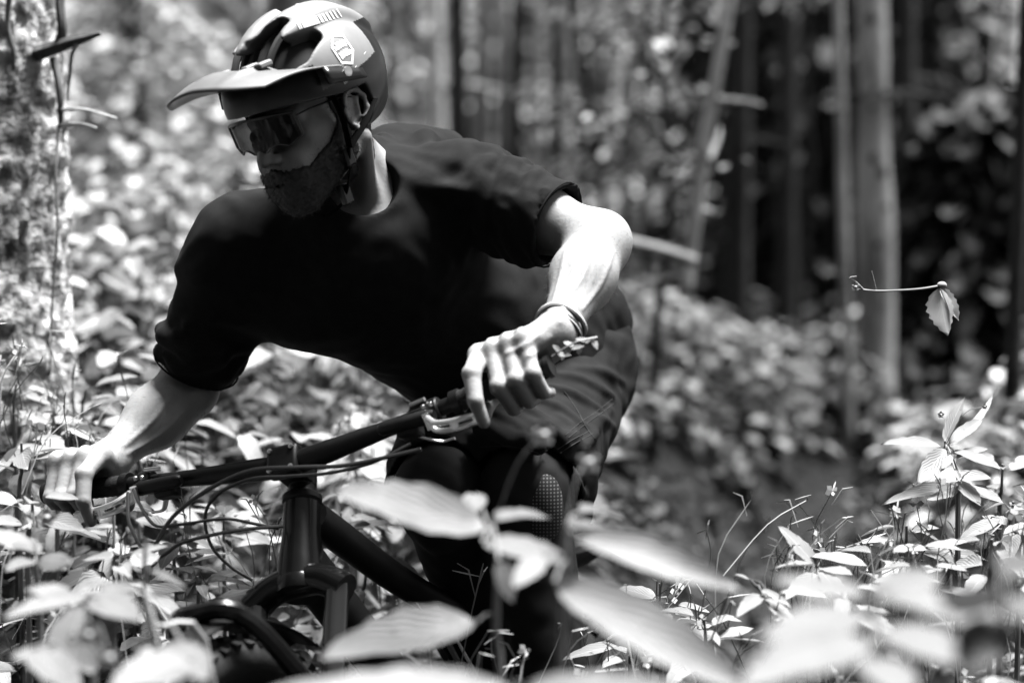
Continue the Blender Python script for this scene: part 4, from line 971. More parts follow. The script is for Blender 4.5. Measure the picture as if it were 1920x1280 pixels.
# head frame
yaw, pit, rol = R(39), R(21), R(-6)
hf = np.array([-math.sin(yaw) * math.cos(pit), -math.cos(yaw) * math.cos(pit), -math.sin(pit)])
hl = np.array([math.cos(yaw), -math.sin(yaw), 0]); hu = np.cross(hl, hf) * -1
hu = hu if hu[2] > 0 else -hu
hl, hu = hl * math.cos(rol) - hu * math.sin(rol), hu * math.cos(rol) + hl * math.sin(rol)
HO = P(580, 222, 3.64); HM = np.stack([hl, hf, hu])                 # rows: subject's left, forward, up
def hp(x, y, z): return HO + x * hl + y * hf + z * hu
def hc(a, b, ra, rb=None): return d_cap(hp(*a), hp(*b), ra, rb)
def he(c, r): return d_ell(hp(*c), r, HM)
def head_field(F, ears=True):
    F.u(he((0, -.015, .055), (.076, .097, .088)), .02); F.u(he((0, .03, -.02), (.064, .064, .085)), .03)
    for s in (-1, 1):
        F.u(hc((.050 * s, .0, -.062), (.018 * s, .070, -.106), .018, .015), .025)
        F.u(hc((.046 * s, .060, -.014), (.060 * s, .026, -.008), .018, .014), .022)
        F.u(hc((.010 * s, .088, .024), (.048 * s, .070, .022), .010, .008), .012)
        F.sub(he((.031 * s, .101, .002), (.017, .014, .011)), .012)
        F.u(hc((.030 * s, .082, -.045), (.026 * s, .083, -.075), .016, .014), .022)
    F.u(hc((0, .074, -.104), (0, .082, -.098), .017), .02)
    F.u(hc((0, .086, -.050), (0, .088, -.075), .019), .02)
    F.u(hc((0, .094, .014), (0, .117, -.030), .0085, .0115), .010)
    for s in (-1, 1):
        F.u(he((.0125 * s, .106, -.034), (.0075, .010, .0075)), .006)
        F.sub(he((.006 * s, .112, -.042), (.004, .006, .004)), .003)
    F.u(hc((-.020, .098, -.064), (.020, .098, -.064), .0052), .006); F.u(hc((-.017, .098, -.075), (.017, .098, -.075), .0062), .006)
    F.sub(hc((-.022, .108, -.0695), (.022, .108, -.0695), .0022), .003)
    if ears:
        for s in (-1, 1):
            ex = lambda y, z, o=0: (.078 * s + o * s - .0 * y, y, z)
            F.u(he((.076 * s, -.012, -.004), (.007, .017, .029)), .008)
            pts = [(.010, .012), (.006, .024), (-.006, .030), (-.020, .027), (-.029, .014), (-.029, -.002), (-.022, -.016), (-.012, -.026), (-.002, -.030), (.003, -.022)]
            for a, b in zip(pts[:-1], pts[1:]):
                oa = .010 + .10 * max(0, -a[0]) * 1.6; ob = .010 + .10 * max(0, -b[0]) * 1.6
                F.u(hc((.073 * s + s * oa, a[0] - .006, a[1] - .004), (.073 * s + s * ob, b[0] - .006, b[1] - .004), .0042), .004)
            F.u(hc((.083 * s, -.022, .010), (.083 * s, -.018, -.014), .004, .0035), .006)
            F.sub(he((.088 * s, -.010, -.006), (.008, .009, .011)), .004)
            F.u(he((.080 * s, .004, -.008), (.004, .004, .007)), .004)
    return F
# hands closed on the grips
def hand(F, gc, inner, wrist, bend, s):
    """gc grip centre, inner: unit vector along the bar towards the stem"""
    t = inner; f1 = WS(np.array([1., 0, -.12])) - WS(np.zeros(3)); f1 = nrm(f1 - t * np.dot(f1, t)); u1 = np.cross(t, f1); u1 = u1 if u1[2] > 0 else -u1
    K = 1.17; pol = lambda r, a, b: gc + t * b * 1.1 + (.016 + (r - .016) * K) * (f1 * math.cos(R(a)) + u1 * math.sin(R(a)))
    kn = []
    for i, (b, rad) in enumerate(((.034, .0122), (.012, .0124), (-.011, .0120), (-.032, .0108))):
        sc = (1, 1.04, 1.0, .9)[i]
        if i == 0:    # forefinger reaches for the lever
            J = [pol(.046, 82, b), pol(.060, 24, b + .003), pol(.070, -8, b + .006), pol(.072, -32, b + .008)]
        else:
            J = [pol(.047, 78 - 2 * i, b), pol(.044 * sc, -4, b - .001 * i), pol(.040 * sc, -56, b - .002), pol(.034, -108, b - .002)]
        kn.append(J[0])
        F.u(d_ell(J[0] + u1 * .001, (rad * 1.22,) * 3), .010)
        F.u(d_cap(J[0], J[1], rad * 1.22, rad * 1.08), .007); F.u(d_ell(J[1], (rad * 1.13,) * 3), .004); F.u(d_cap(J[1], J[2], rad * 1.06, rad * .96), .003); F.u(d_cap(J[2], J[3], rad * .90, rad * .76), .003)
    heel = gc - f1 * .040 + u1 * .012 - t * .012
    for i, k in enumerate(kn):
        F.u(d_cap(wrist + (k - wrist) * .12, k - u1 * .004 - f1 * .004, .0205, .0150), .014)
    F.u(d_cap(wrist, heel, .026, .023), .02); F.u(d_cap(kn[0] - u1 * .012 - f1 * .012, kn[3] - u1 * .010 - f1 * .012, .013, .012), .012)
    th0 = gc + t * .022 - f1 * .034 + u1 * .010; th1 = pol(.030, 205, .052); th2 = pol(.029, 262, .060); th3 = pol(.030, 310, .060)
    F.u(d_cap(wrist + (th0 - wrist) * .3, th0, .020, .016), .014); F.u(d_cap(th0, th1, .015, .012), .010); F.u(d_cap(th1, th2, .0115, .0105), .004); F.u(d_cap(th2, th3, .0105, .008), .004)
    # tendons and knuckle hollows on the back of the hand
    for i in range(3):
        m = (kn[i] + kn[i + 1]) / 2 + u1 * .013 + f1 * .004; F.sub(d_ell(m, (.0055,) * 3), .008)
    return kn
inL = nrm(WS(barpt(.30)) - WS(barpt(.37))); inR = nrm(WS(barpt(-.30)) - WS(barpt(-.37)))
def arms(F):
    for S_, E_, W_, s in ((SL, EL, WL, 1), (SR, ER, WR, -1)):
        ax_ = nrm(E_ - S_); fx = nrm(W_ - E_); sd_ = nrm(np.cross(ax_, fx))
        F.u(d_cap(S_, S_ + (E_ - S_) * .55, .058, .050), .03); F.u(d_cap(S_ + (E_ - S_) * .5, E_, .050, .041), .03)
        F.u(d_ell(E_ + (ax_ - fx) * .010, (.033,) * 3), .02)
        F.u(d_cap(E_, E_ + (W_ - E_) * .38, .040, .0435), .03)
        out = nrm(np.cross(sd_, fx))
        F.u(d_cap(E_ + (W_ - E_) * .05 + sd_ * .012 * s - out * .0, E_ + (W_ - E_) * .45 + sd_ * .010 * s, .036, .034), .03)
        F.u(d_cap(E_ + (W_ - E_) * .38, W_, .0425, .0265), .03)
        F.u(d_cap(W_ - (W_ - E_) * .06 + sd_ * .012, W_ + sd_ * .010, .0195), .012); F.u(d_cap(W_ - (W_ - E_) * .06 - sd_ * .012, W_ - sd_ * .010, .0195), .012)
    hand(F, GLc, inL, WL, 0, 1); hand(F, GRc, inR, WR, 0, -1)
body = Field()
body.u(d_cap(CH, BE, .115, .11), .05); body.u(d_cap(BE, PV, .11, .12), .05); body.u(d_cap(SL, SR, .05), .05); body.u(d_cap(CH, UB, .10), .05)
for h_, k_, a_ in ((HL, KL, FL), (HR, KR, FR)):
    body.u(d_cap(h_, k_, .078, .056), .04); body.u(d_cap(k_, a_, .053, .036), .03); body.u(d_ell(k_ + (a_ - k_) * .28 + np.array([.01, .03, 0]), (.048, .05, .08)), .03)
body.u(d_cap(NK0, NK1, .058, .064), .03); body.u(d_cap(NK0 + hl * .02, NK1 + np.array([.05, .02, .0]), .035, .03), .03)
body.u(d_cap(hp(.06, -.035, -.05), P(690, 375, 3.73), .014, .016), .02)
arms(body); head_field(body)
def on_surface(F, pts, off=.001):
    q = np.array(pts, np.float32); c = np.array([0, 0, CAM_Z], np.float32)
    d_ = q - c; d_ /= np.linalg.norm(d_, axis=1)[:, None]; t = np.linalg.norm(q - c, axis=1) - .35
    for _ in range(60): t = t + F(c + d_ * t[:, None]) * .8
    return c + d_ * (t - off)[:, None]
# veins and tendons on the forearms and hands
for pts, r_ in ((((1112, 455), (1092, 520), (1062, 560), (1050, 606)), .0026), (((1150, 470), (1128, 530), (1092, 580)), .0024), (((1060, 470), (1050, 520), (1036, 570)), .0020), (((1010, 628), (980, 650), (950, 662)), .0020), (((1030, 632), (1012, 656), (990, 668)), .0020),
                (((320, 745), (285, 790), (235, 835)), .0024), (((350, 765), (300, 815), (240, 850)), .0022)):
    q = on_surface(body, spline([P(a, b, 3.6) for a, b in pts], 4), 0)
    if np.linalg.norm(np.diff(q, axis=0), axis=1).max() < .06: body.u(d_line(list(q), list(r_ * np.sin(np.linspace(.4, 2.7, len(q))))), .006)
bodyo = sdf_obj('body', body, (-.80, 3.28, .30), (.36, 4.42, 1.52), .0030, M_skin, person)
# eyes behind the lens
for s in (-1, 1): MB().ball(hp(.031 * s, .086, .002), .0115, 14, 10).build('eye', M_eye, person)
# beard, moustache, hair at the nape
def noise_off(p, sc, amp):
    q = p * sc
    return amp * (np.sin(q[:, 0] * 1.3 + 2 * np.sin(q[:, 1] * .7)) * np.sin(q[:, 1] * 1.1 + 1.7 * np.sin(q[:, 2] * .9)) * np.sin(q[:, 2] * 1.2 + 1.3 * np.sin(q[:, 0] * .8)))
bf = Field(); head_field(bf, False)
reg = Field()
for s in (-1, 1):
    reg.u(hc((.074 * s, .004, .02), (.070 * s, .008, -.04), .017, .020), .012); reg.u(hc((.068 * s, .010, -.045), (.036 * s, .070, -.088), .026, .030), .015); reg.u(hc((.004 * s, .102, -.056), (.034 * s, .088, -.066), .0085, .010), .008); reg.u(hc((.034 * s, .085, -.066), (.030 * s, .075, -.095), .014), .01)
reg.u(hc((-.03, .075, -.10), (.03, .075, -.10), .030), .015); reg.u(hc((0, .03, -.115), (0, .07, -.12), .032), .02)
reg.u(hc((-.018, .096, -.090), (.018, .096, -.090), .0155), .008); reg.u(he((0, .098, -.078), (.034, .026, .024)), .008); reg.sub(he((0, .108, -.0725), (.011, .008, .0012)), .001)
bf.fn(lambda p, d: np.maximum(d - .0045 - noise_off(p, 260, .0022) - noise_off(p, 90, .002), reg(p) - noise_off(p, 330, .003)))
bo = sdf_obj('beard', bf, hp(0, .03, -.06) - .17, hp(0, .03, -.06) + .17, .0022, M_hair, person)
def whiskers(o, n, L, down, m):
    """short single hairs standing on a hair mesh"""
    me = o.data; k = len(me.vertices); V = np.empty(k * 3, np.float32); me.vertices.foreach_get('co', V); V = V.reshape(-1, 3)
    Nn = np.empty(k * 3, np.float32); me.vertex_normals.foreach_get('vector', Nn) if hasattr(me, 'vertex_normals') else me.vertices.foreach_get('normal', Nn); Nn = Nn.reshape(-1, 3)
    i = rng.integers(0, k, n); a = V[i] - Nn[i] * .001; dv = Nn[i] * .55 + down + rng.normal(0, .35, (n, 3)); dv /= np.linalg.norm(dv, axis=1)[:, None]
    l = L * rng.uniform(.5, 1.3, n)[:, None]; sd = np.cross(dv, rng.normal(size=(n, 3))); sd /= np.linalg.norm(sd, axis=1)[:, None]
    Q = np.stack([a - sd * .00045, a + sd * .00045, a + dv * l], 1).reshape(-1, 3)
    w = link(o.name + '_hairs', mesh_np('hairs', Q, np.arange(3 * n).reshape(-1, 3), m, smooth=False), o); w.name = 'hairs'; w['kind'] = 'stuff'
def whiskers_at(o, name, n, L, down, m, keep, w=.0003):
    me = o.data; k = len(me.vertices); V = np.empty(k * 3, np.float32); me.vertices.foreach_get('co', V); V = V.reshape(-1, 3)
    Nn = np.empty(k * 3, np.float32); me.vertices.foreach_get('normal', Nn); Nn = Nn.reshape(-1, 3)
    pr = keep(V + ORG[o.name]); i = np.where(rng.uniform(0, 1, k) < pr)[0]
    if len(i) > n: i = rng.choice(i, n, False)
    n = len(i); a = V[i] - Nn[i] * .0006; dv = Nn[i] * .35 + down + rng.normal(0, .3, (n, 3)); dv /= np.linalg.norm(dv, axis=1)[:, None]
    l = L * rng.uniform(.5, 1.3, n)[:, None]; sd = np.cross(dv, rng.normal(size=(n, 3))); sd /= np.linalg.norm(sd, axis=1)[:, None]
    Q = np.stack([a - sd * w, a + sd * w, a + dv * l], 1).reshape(-1, 3)
    h_ = link(name, mesh_np(name, Q, np.arange(3 * n).reshape(-1, 3), m, smooth=False), o); h_['kind'] = 'stuff'
def near_line(a, b, r):
    f, _, _ = d_cap(a, b, r); return lambda p: (f(p.astype(np.float32)) < 0)
whiskers_at(bodyo, 'arm_hair', 2600, .011, nrm(WL - EL) * .8, M_armhair, lambda p: .10 * (near_line(EL + (WL - EL) * .1, EL + (WL - EL) * .9, .065)(p)), .00016)
whiskers_at(bodyo, 'arm_hair', 2600, .011, nrm(WR - ER) * .8, M_armhair, lambda p: .10 * (near_line(ER + (WR - ER) * .1, ER + (WR - ER) * .9, .065)(p)), .00016)
whiskers_at(bodyo, 'stubble', 9000, .0050, np.array([-.1, -.1, -.8]), M_hair, lambda p: .5 * np.clip(1 - reg(p.astype(np.float32)) / .022, 0, 1) ** 1.8 * (np.linalg.norm(p - HO, axis=1) < .17), .00030)
whiskers(bo, 5000, .0075, np.array([-.1, -.1, -.7]), M_hair)
nf = Field(); nf.u(he((0, -.017, .05), (.080, .101, .088)), .02); nf.u(hc((0, -.06, -.03), (0, -.055, -.075), .045, .04), .03)
nf.fn(lambda p, d: np.maximum(d - noise_off(p, 200, .002), ((p - HO) @ hf) + .028))
sdf_obj('hair', nf, HO - .17, HO + .17, .003, M_hair, person)
# shirt
def axis_cut(F, pt, n):
    F.fn(lambda p, d, pt=np.asarray(pt, np.float32), n=np.asarray(n, np.float32): np.maximum(d, (p - pt) @ n))
sl_ax = nrm(EL - SL); sr_ax = nrm(ER - SR)
def sleeve(S_, E_, r0, r1, cut, folds, seed):
    """sleeve tube open at the cuff"""
    ax_ = nrm(E_ - S_); L = np.linalg.norm(E_ - S_); F = Field(); rs = random.Random(seed)
    F.u(d_cap(S_, E_, r0, r1), .02)
    b1 = nrm(np.cross(ax_, [0, 0, 1.])); b2 = np.cross(ax_, b1)
    for i in range(folds):
        f = rs.uniform(.12, cut - .05); a = rs.uniform(0, 6.28); r = r0 + (r1 - r0) * f; pts = []
        for k in range(4):
            aa = a + k * .5; pts.append(S_ + ax_ * L * (f + .05 * k * rs.uniform(.4, 1.2)) + (r + .0015) * (b1 * math.cos(aa) + b2 * math.sin(aa)))
        F.u(d_line(pts, .0045), .018)
    return F, ax_, L
sh = Field()
cutL, cutR = .72, .86
FLs, axL, LL_ = sleeve(SL, EL, .072, .0655, cutL, 26, 5); FRs, axR, LR_ = sleeve(SR, ER, .074, .068, cutR, 16, 6)
wav = lambda p: noise_off(p, 22, .004) + noise_off(p, 55, .0025)
pcL, pcR = SL + axL * LL_ * cutL, SR + axR * LR_ * cutR
bodyF = Field()
bodyF.u(d_cap(CH, BE, .145, .138), .06); bodyF.u(d_cap(BE, PV, .138, .150), .06); bodyF.u(d_cap(SL, SR, .070), .07); bodyF.u(d_cap(CH, UB, .12, .10), .06); bodyF.u(d_cap(P(640, 560, 3.78), P(800, 620, 3.92), .075, .09), .06)
bodyF.u(d_cap(SR + axR * .06, P(560, 560, 3.82), .07, .08), .06); bodyF.u(d_cap(P(745, 300, 3.90), P(830, 305, 3.92), .055, .05), .05)
bodyF.u(d_cap(P(1040, 610, 4.2), P(1125, 665, 4.24), .10, .062), .05); bodyF.u(d_cap(P(900, 600, 3.98), P(1010, 660, 4.08), .13, .11), .05)
bodyF.u(d_cap(P(1000, 560, 4.1), P(1090, 590, 4.16), .09, .08), .05)
for q in (((716, 262, 3.84), (745, 330, 3.76), .011), ((800, 256, 3.86), (815, 330, 3.78), .012), ((828, 320, 3.74), (900, 285, 3.76), .010), ((705, 270, 3.80), (722, 345, 3.74), .010), ((762, 300, 3.79), (800, 340, 3.72), .008), ((775, 345, 3.72), (868, 360, 3.70), .008)):
    bodyF.u(d_cap(P(*q[0]), P(*q[1]), q[2], q[2] * .8), .025)
shirt_f = Field()
shirt_f.add(bodyF, .001)
shirt_f.add(FLs, .03, pcL, axL); shirt_f.add(FRs, .03, pcR, axR)
shirt_f.fn(lambda p, d: d - wav(p))
shirt_f.sub(d_cap(pcL - axL * .03, pcL + axL * .1, .058), .004); shirt_f.sub(d_cap(pcR - axR * .035, pcR + axR * .1, .058), .004)
nk = nrm(NK1 - NK0)
shirt_f.sub(d_cap(NK0 - nk * .1, P(680, 340, 3.70), .060, .056), .008); shirt_f.sub(d_cap(P(660, 320, 3.6), P(655, 400, 3.66), .045, .010), .008)
hem = P(1135, 690, 4.24)
sdf_obj('shirt', shirt_f, (-.66, 3.45, .85), (.34, 4.44, 1.52), .0042, M_shirt, person)
# sleeve hems
for pc, ax_, r_ in ((pcL, axL, .0685), (pcR, axR, .0705)):
    b1 = nrm(np.cross(ax_, [0, 0, 1.])); b2 = np.cross(ax_, b1)
    MB().tube([pc - ax_ * .004 + r_ * (b1 * math.cos(a) + b2 * math.sin(a)) for a in np.linspace(0, 2 * math.pi, 33)], .0016, 6).build('sleeve_hem', M_shirt, person)
# shorts
so = Field()
so.u(d_cap(HL, HR, .125), .06); so.u(d_cap(PV, (HL + HR) / 2, .135), .05)
KLs, KRs = HL + (KL - HL) * .86, HR + (KR - HR) * .86
so.u(d_cap(HL, KLs, .118, .100), .04); so.u(d_cap(HR, KRs, .112, .098), .04)
for q in (((1160, 690, 4.15), (1125, 800, 3.98), .018), ((1110, 700, 4.05), (1030, 770, 3.88), .014), ((1060, 760, 3.94), (940, 770, 3.80), .016), ((1130, 780, 4.0), (1080, 860, 3.84), .014), ((960, 800, 3.80), (1060, 820, 3.78), .010), ((900, 800, 3.78), (1010, 842, 3.72), .010), ((1080, 740, 3.98), (1100, 830, 3.86), .010), ((1080, 880, 3.84), (1085, 980, 3.86), .022)):
    so.u(d_cap(P(*q[0]), P(*q[1]), q[2], q[2] * .7), .04)
so.fn(lambda p, d: d - noise_off(p, 24, .006) - noise_off(p, 60, .003))
fr_rs = random.Random(21)
for (x0, y0), (x1, y1), r_ in (((1035, 700), (1150, 742), .007), ((1020, 722), (1128, 772), .008), ((1000, 745), (1100, 800), .006), ((960, 752), (1068, 836), .008), ((930, 772), (1030, 852), .006), ((905, 792), (990, 858), .007), ((880, 812), (950, 862), .005),
                              ((1085, 690), (1168, 716), .006), ((1096, 842), (1146, 768), .007), ((1080, 860), (1120, 812), .006), ((1060, 870), (1088, 960), .008), ((1076, 880), (1098, 930), .006), ((800, 840), (880, 868), .006), ((1048, 780), (1090, 842), .005), ((1110, 790), (1152, 800), .005), ((975, 800), (1000, 848), .005)):
    mx_, my_ = (x0 + x1) / 2 + fr_rs.uniform(-8, 8), (y0 + y1) / 2 - fr_rs.uniform(4, 14)
    q = on_surface(so, spline([P(x0, y0, 3.95), P(mx_, my_, 3.92), P(x1, y1, 3.95)], 3), .0)
    if np.linalg.norm(np.diff(q, axis=0), axis=1).max() < .08: so.u(d_line(list(q), list(r_ * np.sin(np.linspace(.25, 2.9, len(q))))), .012)
for h_, k_, r_ in ((HL, KL, .088), (HR, KR, .084)):
    a_ = nrm(k_ - h_); axis_cut(so, h_ + (k_ - h_) * 1.02, a_) if False else None
    so.sub(d_cap(h_ + (k_ - h_) * .70, k_ + a_ * .1, r_ * .9, r_ * 1.08), .006)
sdf_obj('shorts', so, (-.30, 3.6, .70), (.36, 4.46, 1.34), .0045, M_short, person)
# knee pads, shins, shoes
def pad_mat():
    m = mat('pad_mesh', .012, .7, .3); nt = m.node_tree; N = nt.nodes; L = nt.links
    tc = N.new('ShaderNodeTexCoord'); sx = N.new('ShaderNodeSeparateXYZ'); L.new(tc.outputs['Object'], sx.inputs[0]); o = []
    for ax_, ph in (('X', 0), ('Z', 0)):
        k = N.new('ShaderNodeMath'); k.operation = 'MULTIPLY'; k.inputs[1].default_value = 1150; L.new(sx.outputs[ax_], k.inputs[0])
        s = N.new('ShaderNodeMath'); s.operation = 'SINE'; L.new(k.outputs[0], s.inputs[0]); o.append(s)
    p = N.new('ShaderNodeMath'); p.operation = 'ADD'; L.new(o[0].outputs[0], p.inputs[0]); L.new(o[1].outputs[0], p.inputs[1])
    g = N.new('ShaderNodeMath'); g.operation = 'GREATER_THAN'; g.inputs[1].default_value = .75; L.new(p.outputs[0], g.inputs[0])
    v = N.new('ShaderNodeMath'); v.operation = 'MULTIPLY_ADD'; v.inputs[1].default_value = .12; v.inputs[2].default_value = .008; L.new(g.outputs[0], v.inputs[0])
    L.new(v.outputs[0], N['Principled BSDF'].inputs['Base Color']); return m
M_padmesh = pad_mat()
for k_, a_, h_, nm in ((KL, FL, HL, 1), (KR, FR, HR, 0)):
    kp = Field(); kp.u(d_cap(k_ + (h_ - k_) * .18, k_, .066, .070), .03); kp.u(d_cap(k_, k_ + (a_ - k_) * .75, .068, .052), .03); kp.u(d_ell(k_ + np.array([0, -.035, -.01]), (.05, .045, .075)), .03)
    kp.fn(lambda p, d: d - noise_off(p, 60, .002))
    sdf_obj('knee_pad', kp, np.minimum(k_, a_) - .14, np.maximum(k_, a_) + .16, .005, M_pad, person)
    pm = Field(); pm.u(d_ell(k_ + np.array([.025, -.055, -.02]), (.034, .034, .062)), .02)
    if nm: sdf_obj('pad_mesh', pm, k_ - .14, k_ + .14, .004, M_padmesh, person, label='pale dotted mesh panel on the front of the knee pad')
    fd = bd
    sf = Field(); sf.u(d_cap(a_ - fd * .07 + [0, 0, -.045], a_ + fd * .12 + [0, 0, -.055], .038, .034), .02); sf.u(d_cap(a_, a_ - [0, 0, .03], .045, .045), .03); sf.u(d_cap(a_ + fd * .10 + [0, 0, -.06], a_ + fd * .16 + [0, 0, -.062], .034, .028), .02)
    sf.fn(lambda p, d, z0=float(a_[2] - .088): np.maximum(d, z0 - p[:, 2]))
    sdf_obj('shoe', sf, a_ - .26, a_ + .2, .005, M_shoe, person)
# seams on the shorts: threads laid along the cloth (walked on to the surface)
for pts in (((1058, 733), (1082, 768), (1098, 798), (1118, 826)), ((1060, 815), (1090, 790), (1120, 770), (1148, 748)), ((1066, 820), (1096, 796), (1126, 775), (1150, 756)),
            ((900, 838), (950, 836), (1000, 846), (1040, 866)), ((1104, 808), (1070, 826), (1040, 846)), ((1112, 812), (1076, 832), (1046, 852))):
    q = on_surface(so, spline([P(a, b, 3.9) for a, b in pts], 6)); MB().tube(list(q), .0005, 4).build('seam', M_seam, person)
# wristbands
fx = nrm(WL - EL); 
for f, r_, m_, th_ in ((.90, .0325, M_band, .0045), (.955, .0312, M_band2, .0022), (.975, .0312, M_band, .0020)):
    c = EL + (WL - EL) * f; b1 = nrm(np.cross(fx, [0, 0, 1.])); b2 = np.cross(fx, b1)
    MB().tube([c + r_ * (b1 * math.cos(a) * 1.12 + b2 * math.sin(a)) + fx * .004 * math.sin(2 * a + 1) for a in np.linspace(0, 2 * math.pi, 29)], th_, 8).build('wristband', m_, person)

# ------------------------------------------------------------------ helmet (lies on the head: a thing of its own)
M_shell = mat('helmet_shell', .19, .5, .4, var=.10, scale=30, bump=.15, bscale=120, dist=.0006)
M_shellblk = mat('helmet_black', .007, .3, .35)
M_liner = mat('helmet_liner', .02, .85)
M_visor = mat('visor_grey', .13, .5, .4, var=.1, scale=30, bump=.15, bscale=120, dist=.0006)
M_white = mat('white_print', .85, .5)
M_strap = mat('strap_webbing', .006, .9, .05, bump=.3, bscale=900)
helmet = thing('helmet', 'light grey mountain bike helmet with dark vents, peaked visor and hexagonal badge, on the head', 'helmet', HO)
HE_C, HE_R = np.array([0, -.012, .050]), np.array([.107, .141, .111])
def ray_head(px_, py_, R_=HE_R):
    """where the line of sight meets the helmet ellipsoid, in head space"""
    o = HM @ (np.array([0, 0, CAM_Z]) - HO) - HE_C; d = HM @ nrm(P(px_, py_, 3.6) - np.array([0, 0, CAM_Z]))
    a = (d / R_) @ (d / R_); b = (o / R_) @ (d / R_); c = (o / R_) @ (o / R_) - 1; D = b * b - a * c
    t = (-b - math.sqrt(D)) / a if D > 0 else -b / a
    return o + d * t + HE_C
zc = lambda y: .028 + .012 * np.clip((y - .02) / .1, 0, 1) - .088 * (lambda k: k * k * (3 - 2 * k))(np.clip((-.028 - y) / .05, 0, 1))
hm = Field(); hm.u(he(HE_C, HE_R), .01)
hm.u(hc((0, -.09, .05), (0, -.12, .0), .055, .035), .05)
# raised ribs running front to back
ribs = [(0, .0), (.040, .10), (.074, .20)]
for x_, bow in ribs:
    for s in ((1,) if x_ == 0 else (-1, 1)):
        pts = []
        for a in np.linspace(R(28), R(150), 15):
            y_ = math.cos(a); xx_ = x_ * (1 - .35 * max(0, -y_) - .15 * max(0, y_)); zz_ = math.sin(a)
            k = 1 / math.sqrt((xx_ / HE_R[0]) ** 2 + (y_ / 1) ** 2 + (zz_ / 1) ** 2)
            pts.append(HE_C + np.array([xx_ * k * 1.0, y_ * k * HE_R[1], zz_ * k * HE_R[2]]))
        hm.u(d_line([hp(*q) for q in pts], .009), .016)
def vent(pts, r):
    for s in (1, -1):
        q = [ray_head(*p) * np.array([s, 1, 1]) for p in pts]
        for m_ in (1.03, .93, .84): hm.sub(d_line([hp(*(HE_C + (a - HE_C) * m_)) for a in q], r), .005)
vent([(518, 116), (552, 96), (590, 66)], [.023, .022, .011]); vent([(462, 128), (490, 90), (530, 52)], [.023, .024, .012]); vent([(404, 122), (410, 84)], [.014, .011])
vent([(516, 16), (552, 8), (588, 5)], [.008, .010, .006]); vent([(436, 118), (450, 92)], [.006, .005])
hm.fn(lambda p, d: np.maximum(d, zc((p - HO.astype(np.float32)) @ hf.astype(np.float32)).astype(np.float32) - (p - HO.astype(np.float32)) @ hu.astype(np.float32)))
hm.sub(he((0, -.015, .040), (.086, .117, .094)), .004)
def is_black(c):
    q = (c - HO) @ HM.T; x_, y_, z_ = np.abs(q[:, 0]), q[:, 1], q[:, 2]
    return ((y_ > .05) & (z_ < .082) & (x_ < .2)) | ((z_ < .052 + .16 * (-y_ - .01)) & (y_ < .06)) | (z_ < .040) | ((y_ < -.085) & (z_ < .115))
sdf_obj('shell', hm, HO - .20, HO + .22, .0023, [M_shell, M_shellblk], helmet, midx=is_black)
ln_ = Field(); ln_.u(he((0, -.014, .044), (.088, .121, .096)), .01)
ln_.fn(lambda p, d: np.maximum(d, zc((p - HO) @ hf) + .004 - (p - HO) @ hu)); ln_.sub(he((0, -.015, .040), (.0815, .108, .092)), .004)
sdf_obj('liner', ln_, HO - .20, HO + .20, .003, M_liner, helmet)
for x_ in (-.05, -.025, 0, .025, .05):
    MB().tube([hp(*(HE_C + np.array([x_ * (1 - .3 * abs(math.cos(a))), .098 * 1.12 * math.cos(a), .088 * 1.08 * math.sin(a)]))) for a in np.linspace(R(25), R(150), 14)], .006, 6).build('pad', M_liner, helmet)
# rim, retention strip
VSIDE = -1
# visor: faceted peak, hinged at the temples
def vis(u, v):
    """u across -1..1, v 0 at the shell .. 1 at the peak"""
    au = abs(u)
    rear = np.array([.113 * u, .100 - .090 * au ** 2.6, .094 - .030 * au ** 1.6])
    front = np.array([.100 * u, .212 - .046 * au ** 3.2, .101 - .022 * au ** 1.8])
    q = rear * (1 - v) + front * v; q[2] += .016 * math.sin(math.pi * v) * (1 - .5 * au) + .008 * (1 - min(1, abs(au - .45) / .12)) * (v > .05) * (1 - v)
    return hp(*q)
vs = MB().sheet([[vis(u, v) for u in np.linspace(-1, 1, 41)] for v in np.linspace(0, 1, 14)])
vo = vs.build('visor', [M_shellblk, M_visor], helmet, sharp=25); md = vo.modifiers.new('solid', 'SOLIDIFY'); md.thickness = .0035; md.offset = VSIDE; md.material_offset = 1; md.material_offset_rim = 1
for s in (-1, 1):
    ar = [[hp(s * (.1135 - .002 * w), .026 - .050 * t, .056 - .012 * t + w * (.011 - .004 * t)) for w in (-1, 0, 1)] for t in np.linspace(-.6, 1, 8)]
    MB().sheet(ar).build('visor_arm', M_shellblk, helmet, solid=.004)
    MB().lathe(hp(s * .110, .010, .056), hl * s, [(0, .008), (.008, .008), (.009, .005)], 14).build('visor_screw', M_alloy, helmet)
    for x_ in (.030, .058):
        MB().box(hp(x_ * s, .112, .106), hl * .007 * s, hf * .014, hu * .005).build('visor_brace', M_shell, helmet, bevel=.003)
# straps and buckle
for s in (-1, 1):
    Y = hp(.080 * s, .020, -.052)
    for a in ((.092 * s, .034, .040), (.090 * s, -.052, .000)):
        MB().tube(spline([hp(*a), (hp(*a) + Y) / 2 + hl * s * .006, Y], 4), .0075, 8, flat=.22).build('strap', M_strap, helmet)
    MB().tube(spline([Y, hp(.070 * s, .024, -.085), hp(.045 * s, .032, -.128), hp(.0, .036, -.146)], 5), .0075, 8, flat=.25).build('strap', M_strap, helmet)
MB().box(hp(.076, .023, -.066), hl * .004 + hu * .001, hf * .009, hu * .014).build('buckle', M_shellblk, helmet, bevel=.003)
MB().box(hp(.052, .032, -.118), hl * .006, hf * .010, hu * .016).build('buckle', M_shellblk, helmet, bevel=.003)
